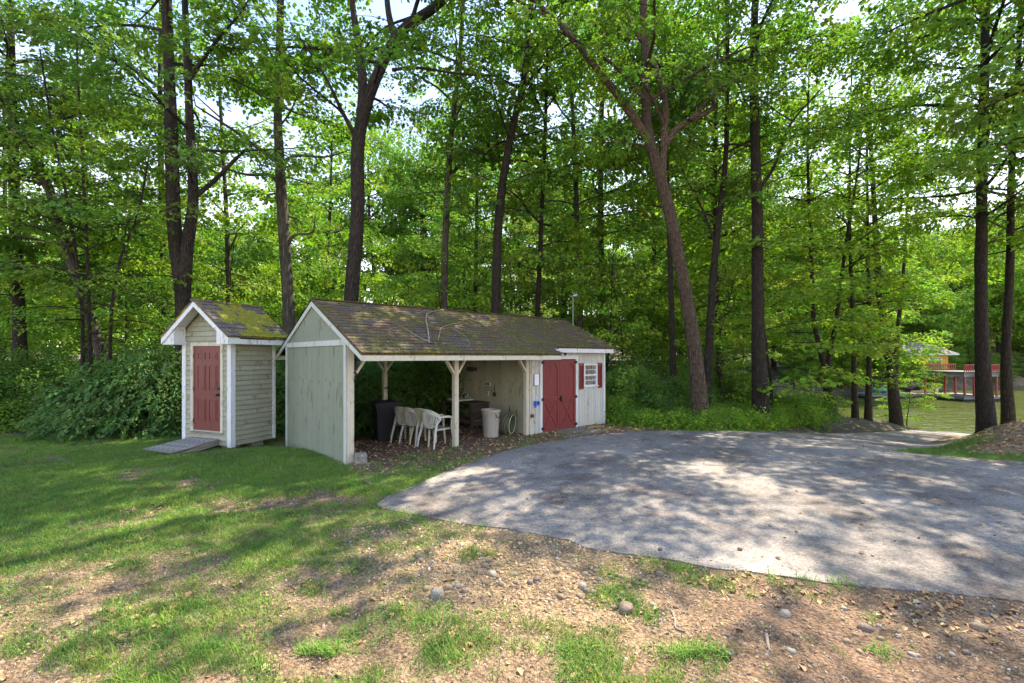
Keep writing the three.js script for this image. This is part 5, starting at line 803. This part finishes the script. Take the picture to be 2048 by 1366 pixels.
const rock = (seed, det = 1) => { const g = new THREE.IcosahedronGeometry(1, det), p = g.attributes.position; for (let i = 0; i < p.count; i++) { const v = V().fromBufferAttribute(p, i), k = 1 + 0.45 * (fbm(v.x * 1.3 + seed * 9 + 5, v.y * 1.3 + v.z * 1.7 + 5, 2, seed) - 0.5); p.setXYZ(i, v.x * k, v.y * k * 0.72, v.z * k * 0.85); } g.computeVertexNormals(); return g; };
scatter('gravel', 'yellowish gravel strewn over the bare earth', 'gravel', rock(3, 0), std(0xffffff, { roughness: 0.85 }), pebbles, (s) => (s.h < 0.04 ? [0.5 * s.t, 0.45 * s.t, 0.36 * s.t] : s.h < 0.35 ? [0.28 * s.t, 0.19 * s.t, 0.125 * s.t] : [0.40 * s.t, 0.28 * s.t, 0.14 * s.t]));
scatter('dirt', 'crumbs of brown earth', 'dirt', rock(4, 0), std(0xffffff, { roughness: 1 }), clod, (s) => [0.27 * s.t, 0.185 * s.t, 0.125 * s.t]);
// larger stones, one by one
{
  R = mulberry(611); const gs = [rock(11, 2), rock(12, 2), rock(13, 2)].map((g) => toCreasedNormals(g, 1.2)), ms = [[0.36, 0.26, 0.155], [0.44, 0.38, 0.29], [0.27, 0.19, 0.135], [0.40, 0.29, 0.17]].map((c) => std(lin(...c), { roughness: 0.85, map: rep(grain, 2) }));
  const put = (px, py, w, m, label) => { const p = hit(px, py), k = w / 2 / FPX * -p.z, o = part('stone', gs[Math.floor(R() * 3)], ms[m], scene); o.position.set(p.x, groundY(p.x, -p.z) + k * 0.08, p.z); o.scale.setScalar(k); o.rotation.y = rr(0, 6.28); tag(o, label, 'stone', 'stones in the bare earth'); };
  for (const [px, py, w, m, l] of [[1165, 1172, 22, 1, 'pale rounded stone at the edge of the yellow gravel'], [1958, 1261, 30, 3, 'large tan cobble in the brown earth by the driveway'], [1731, 1252, 28, 2, 'brown stone half sunk in the earth below the driveway'], [1252, 1215, 40, 2, 'big dark clod-like rock in the gravel'], [985, 1152, 22, 1, 'pale grey stone lying in dead leaves'], [875, 1188, 34, 1, 'flat white stone in the yellow gravel'], [1570, 1234, 24, 1, 'smooth white stone in the brown earth'], [960, 1145, 18, 0, 'yellow stone beside the dead leaves']]) put(px, py, w, m, l);
  for (let i = 0; i < 60; i++) { const px = rr(820, 1330), py = 1110 + 80 * R() + 0.06 * (px - 820); put(px, py, rr(8, 19), Math.floor(R() * 4), 'small tan stone in the gravel below the driveway'); }
  for (let i = 0; i < 34; i++) put(rr(1330, 2040), rr(1215, 1350), rr(8, 18), Math.floor(R() * 4), 'small stone in the brown earth below the driveway');
  for (let i = 0; i < 14; i++) { const p = [[1310, 1060], [1745, 1115], [1990, 1075], [1880, 1060], [1725, 1010], [1570, 1080], [1480, 1105], [1260, 985], [1790, 945], [1630, 930], [1320, 1105], [2020, 975], [1200, 1000], [1540, 1055]][i]; const q = hit(...p), o = part('drive_pebble', gs[i % 3], ms[i % 4], scene), k = rr(0.012, 0.026); o.scale.setScalar(k); o.position.set(q.x, q.y + 0.012 + k * 0.5, q.z); tag(o, 'small loose stone lying on the driveway', 'stone', 'loose stones on the driveway'); }
  // sticks
  const stick = (label, list, r) => { const pts = list.map(([x, y]) => { const p = hit(x, y); p.y = groundY(p.x, -p.z) + r * 0.7; return p; }), b = pts[0].clone(), o = part('stick', limb(pts.map((p) => p.clone().sub(b)), [r, r * 0.8, r * 0.5], 7, 4, 0.4), MAT.twig, scene); o.position.copy(b); tag(o, label, 'stick'); };
  stick('crooked dark stick on the bare earth below the gravel', [[1342, 1222], [1350, 1240], [1352, 1255], [1370, 1264]], 0.008); stick('short grey stick lying among grass tufts', [[1533, 1270], [1537, 1295], [1540, 1330]], 0.012); stick('curved brown stick at the driveway tip', [[732, 966], [745, 971], [760, 972], [772, 967]], 0.016);
  // brush pile at the edge of the woods
  const bp = hit(1628, 852), G = thing('brush_pile', 'pale pile of cut brush at the edge of the woods', 'brush pile', [bp.x, bp.y, bp.z]); for (let i = 0; i < 60; i++) { const a = rr(0, 6.28), q = V(rr(-0.7, 0.7), rr(0, 0.35), rr(-0.4, 0.4)), e = q.clone().add(V(Math.cos(a) * rr(0.3, 0.9), rr(-0.15, 0.35), Math.sin(a) * 0.5)); e.y = Math.max(0.0, e.y); part('branch', limb([q, q.clone().lerp(e, 0.5).add(V(0, 0.05, 0)), e], [0.012, 0.005], 4, 2, 0, false), MAT.twig, G); }
}

scene.traverse((o) => { if (o.isMesh) o.castShadow = o.receiveShadow = true; });
renderer.render(scene, camera);
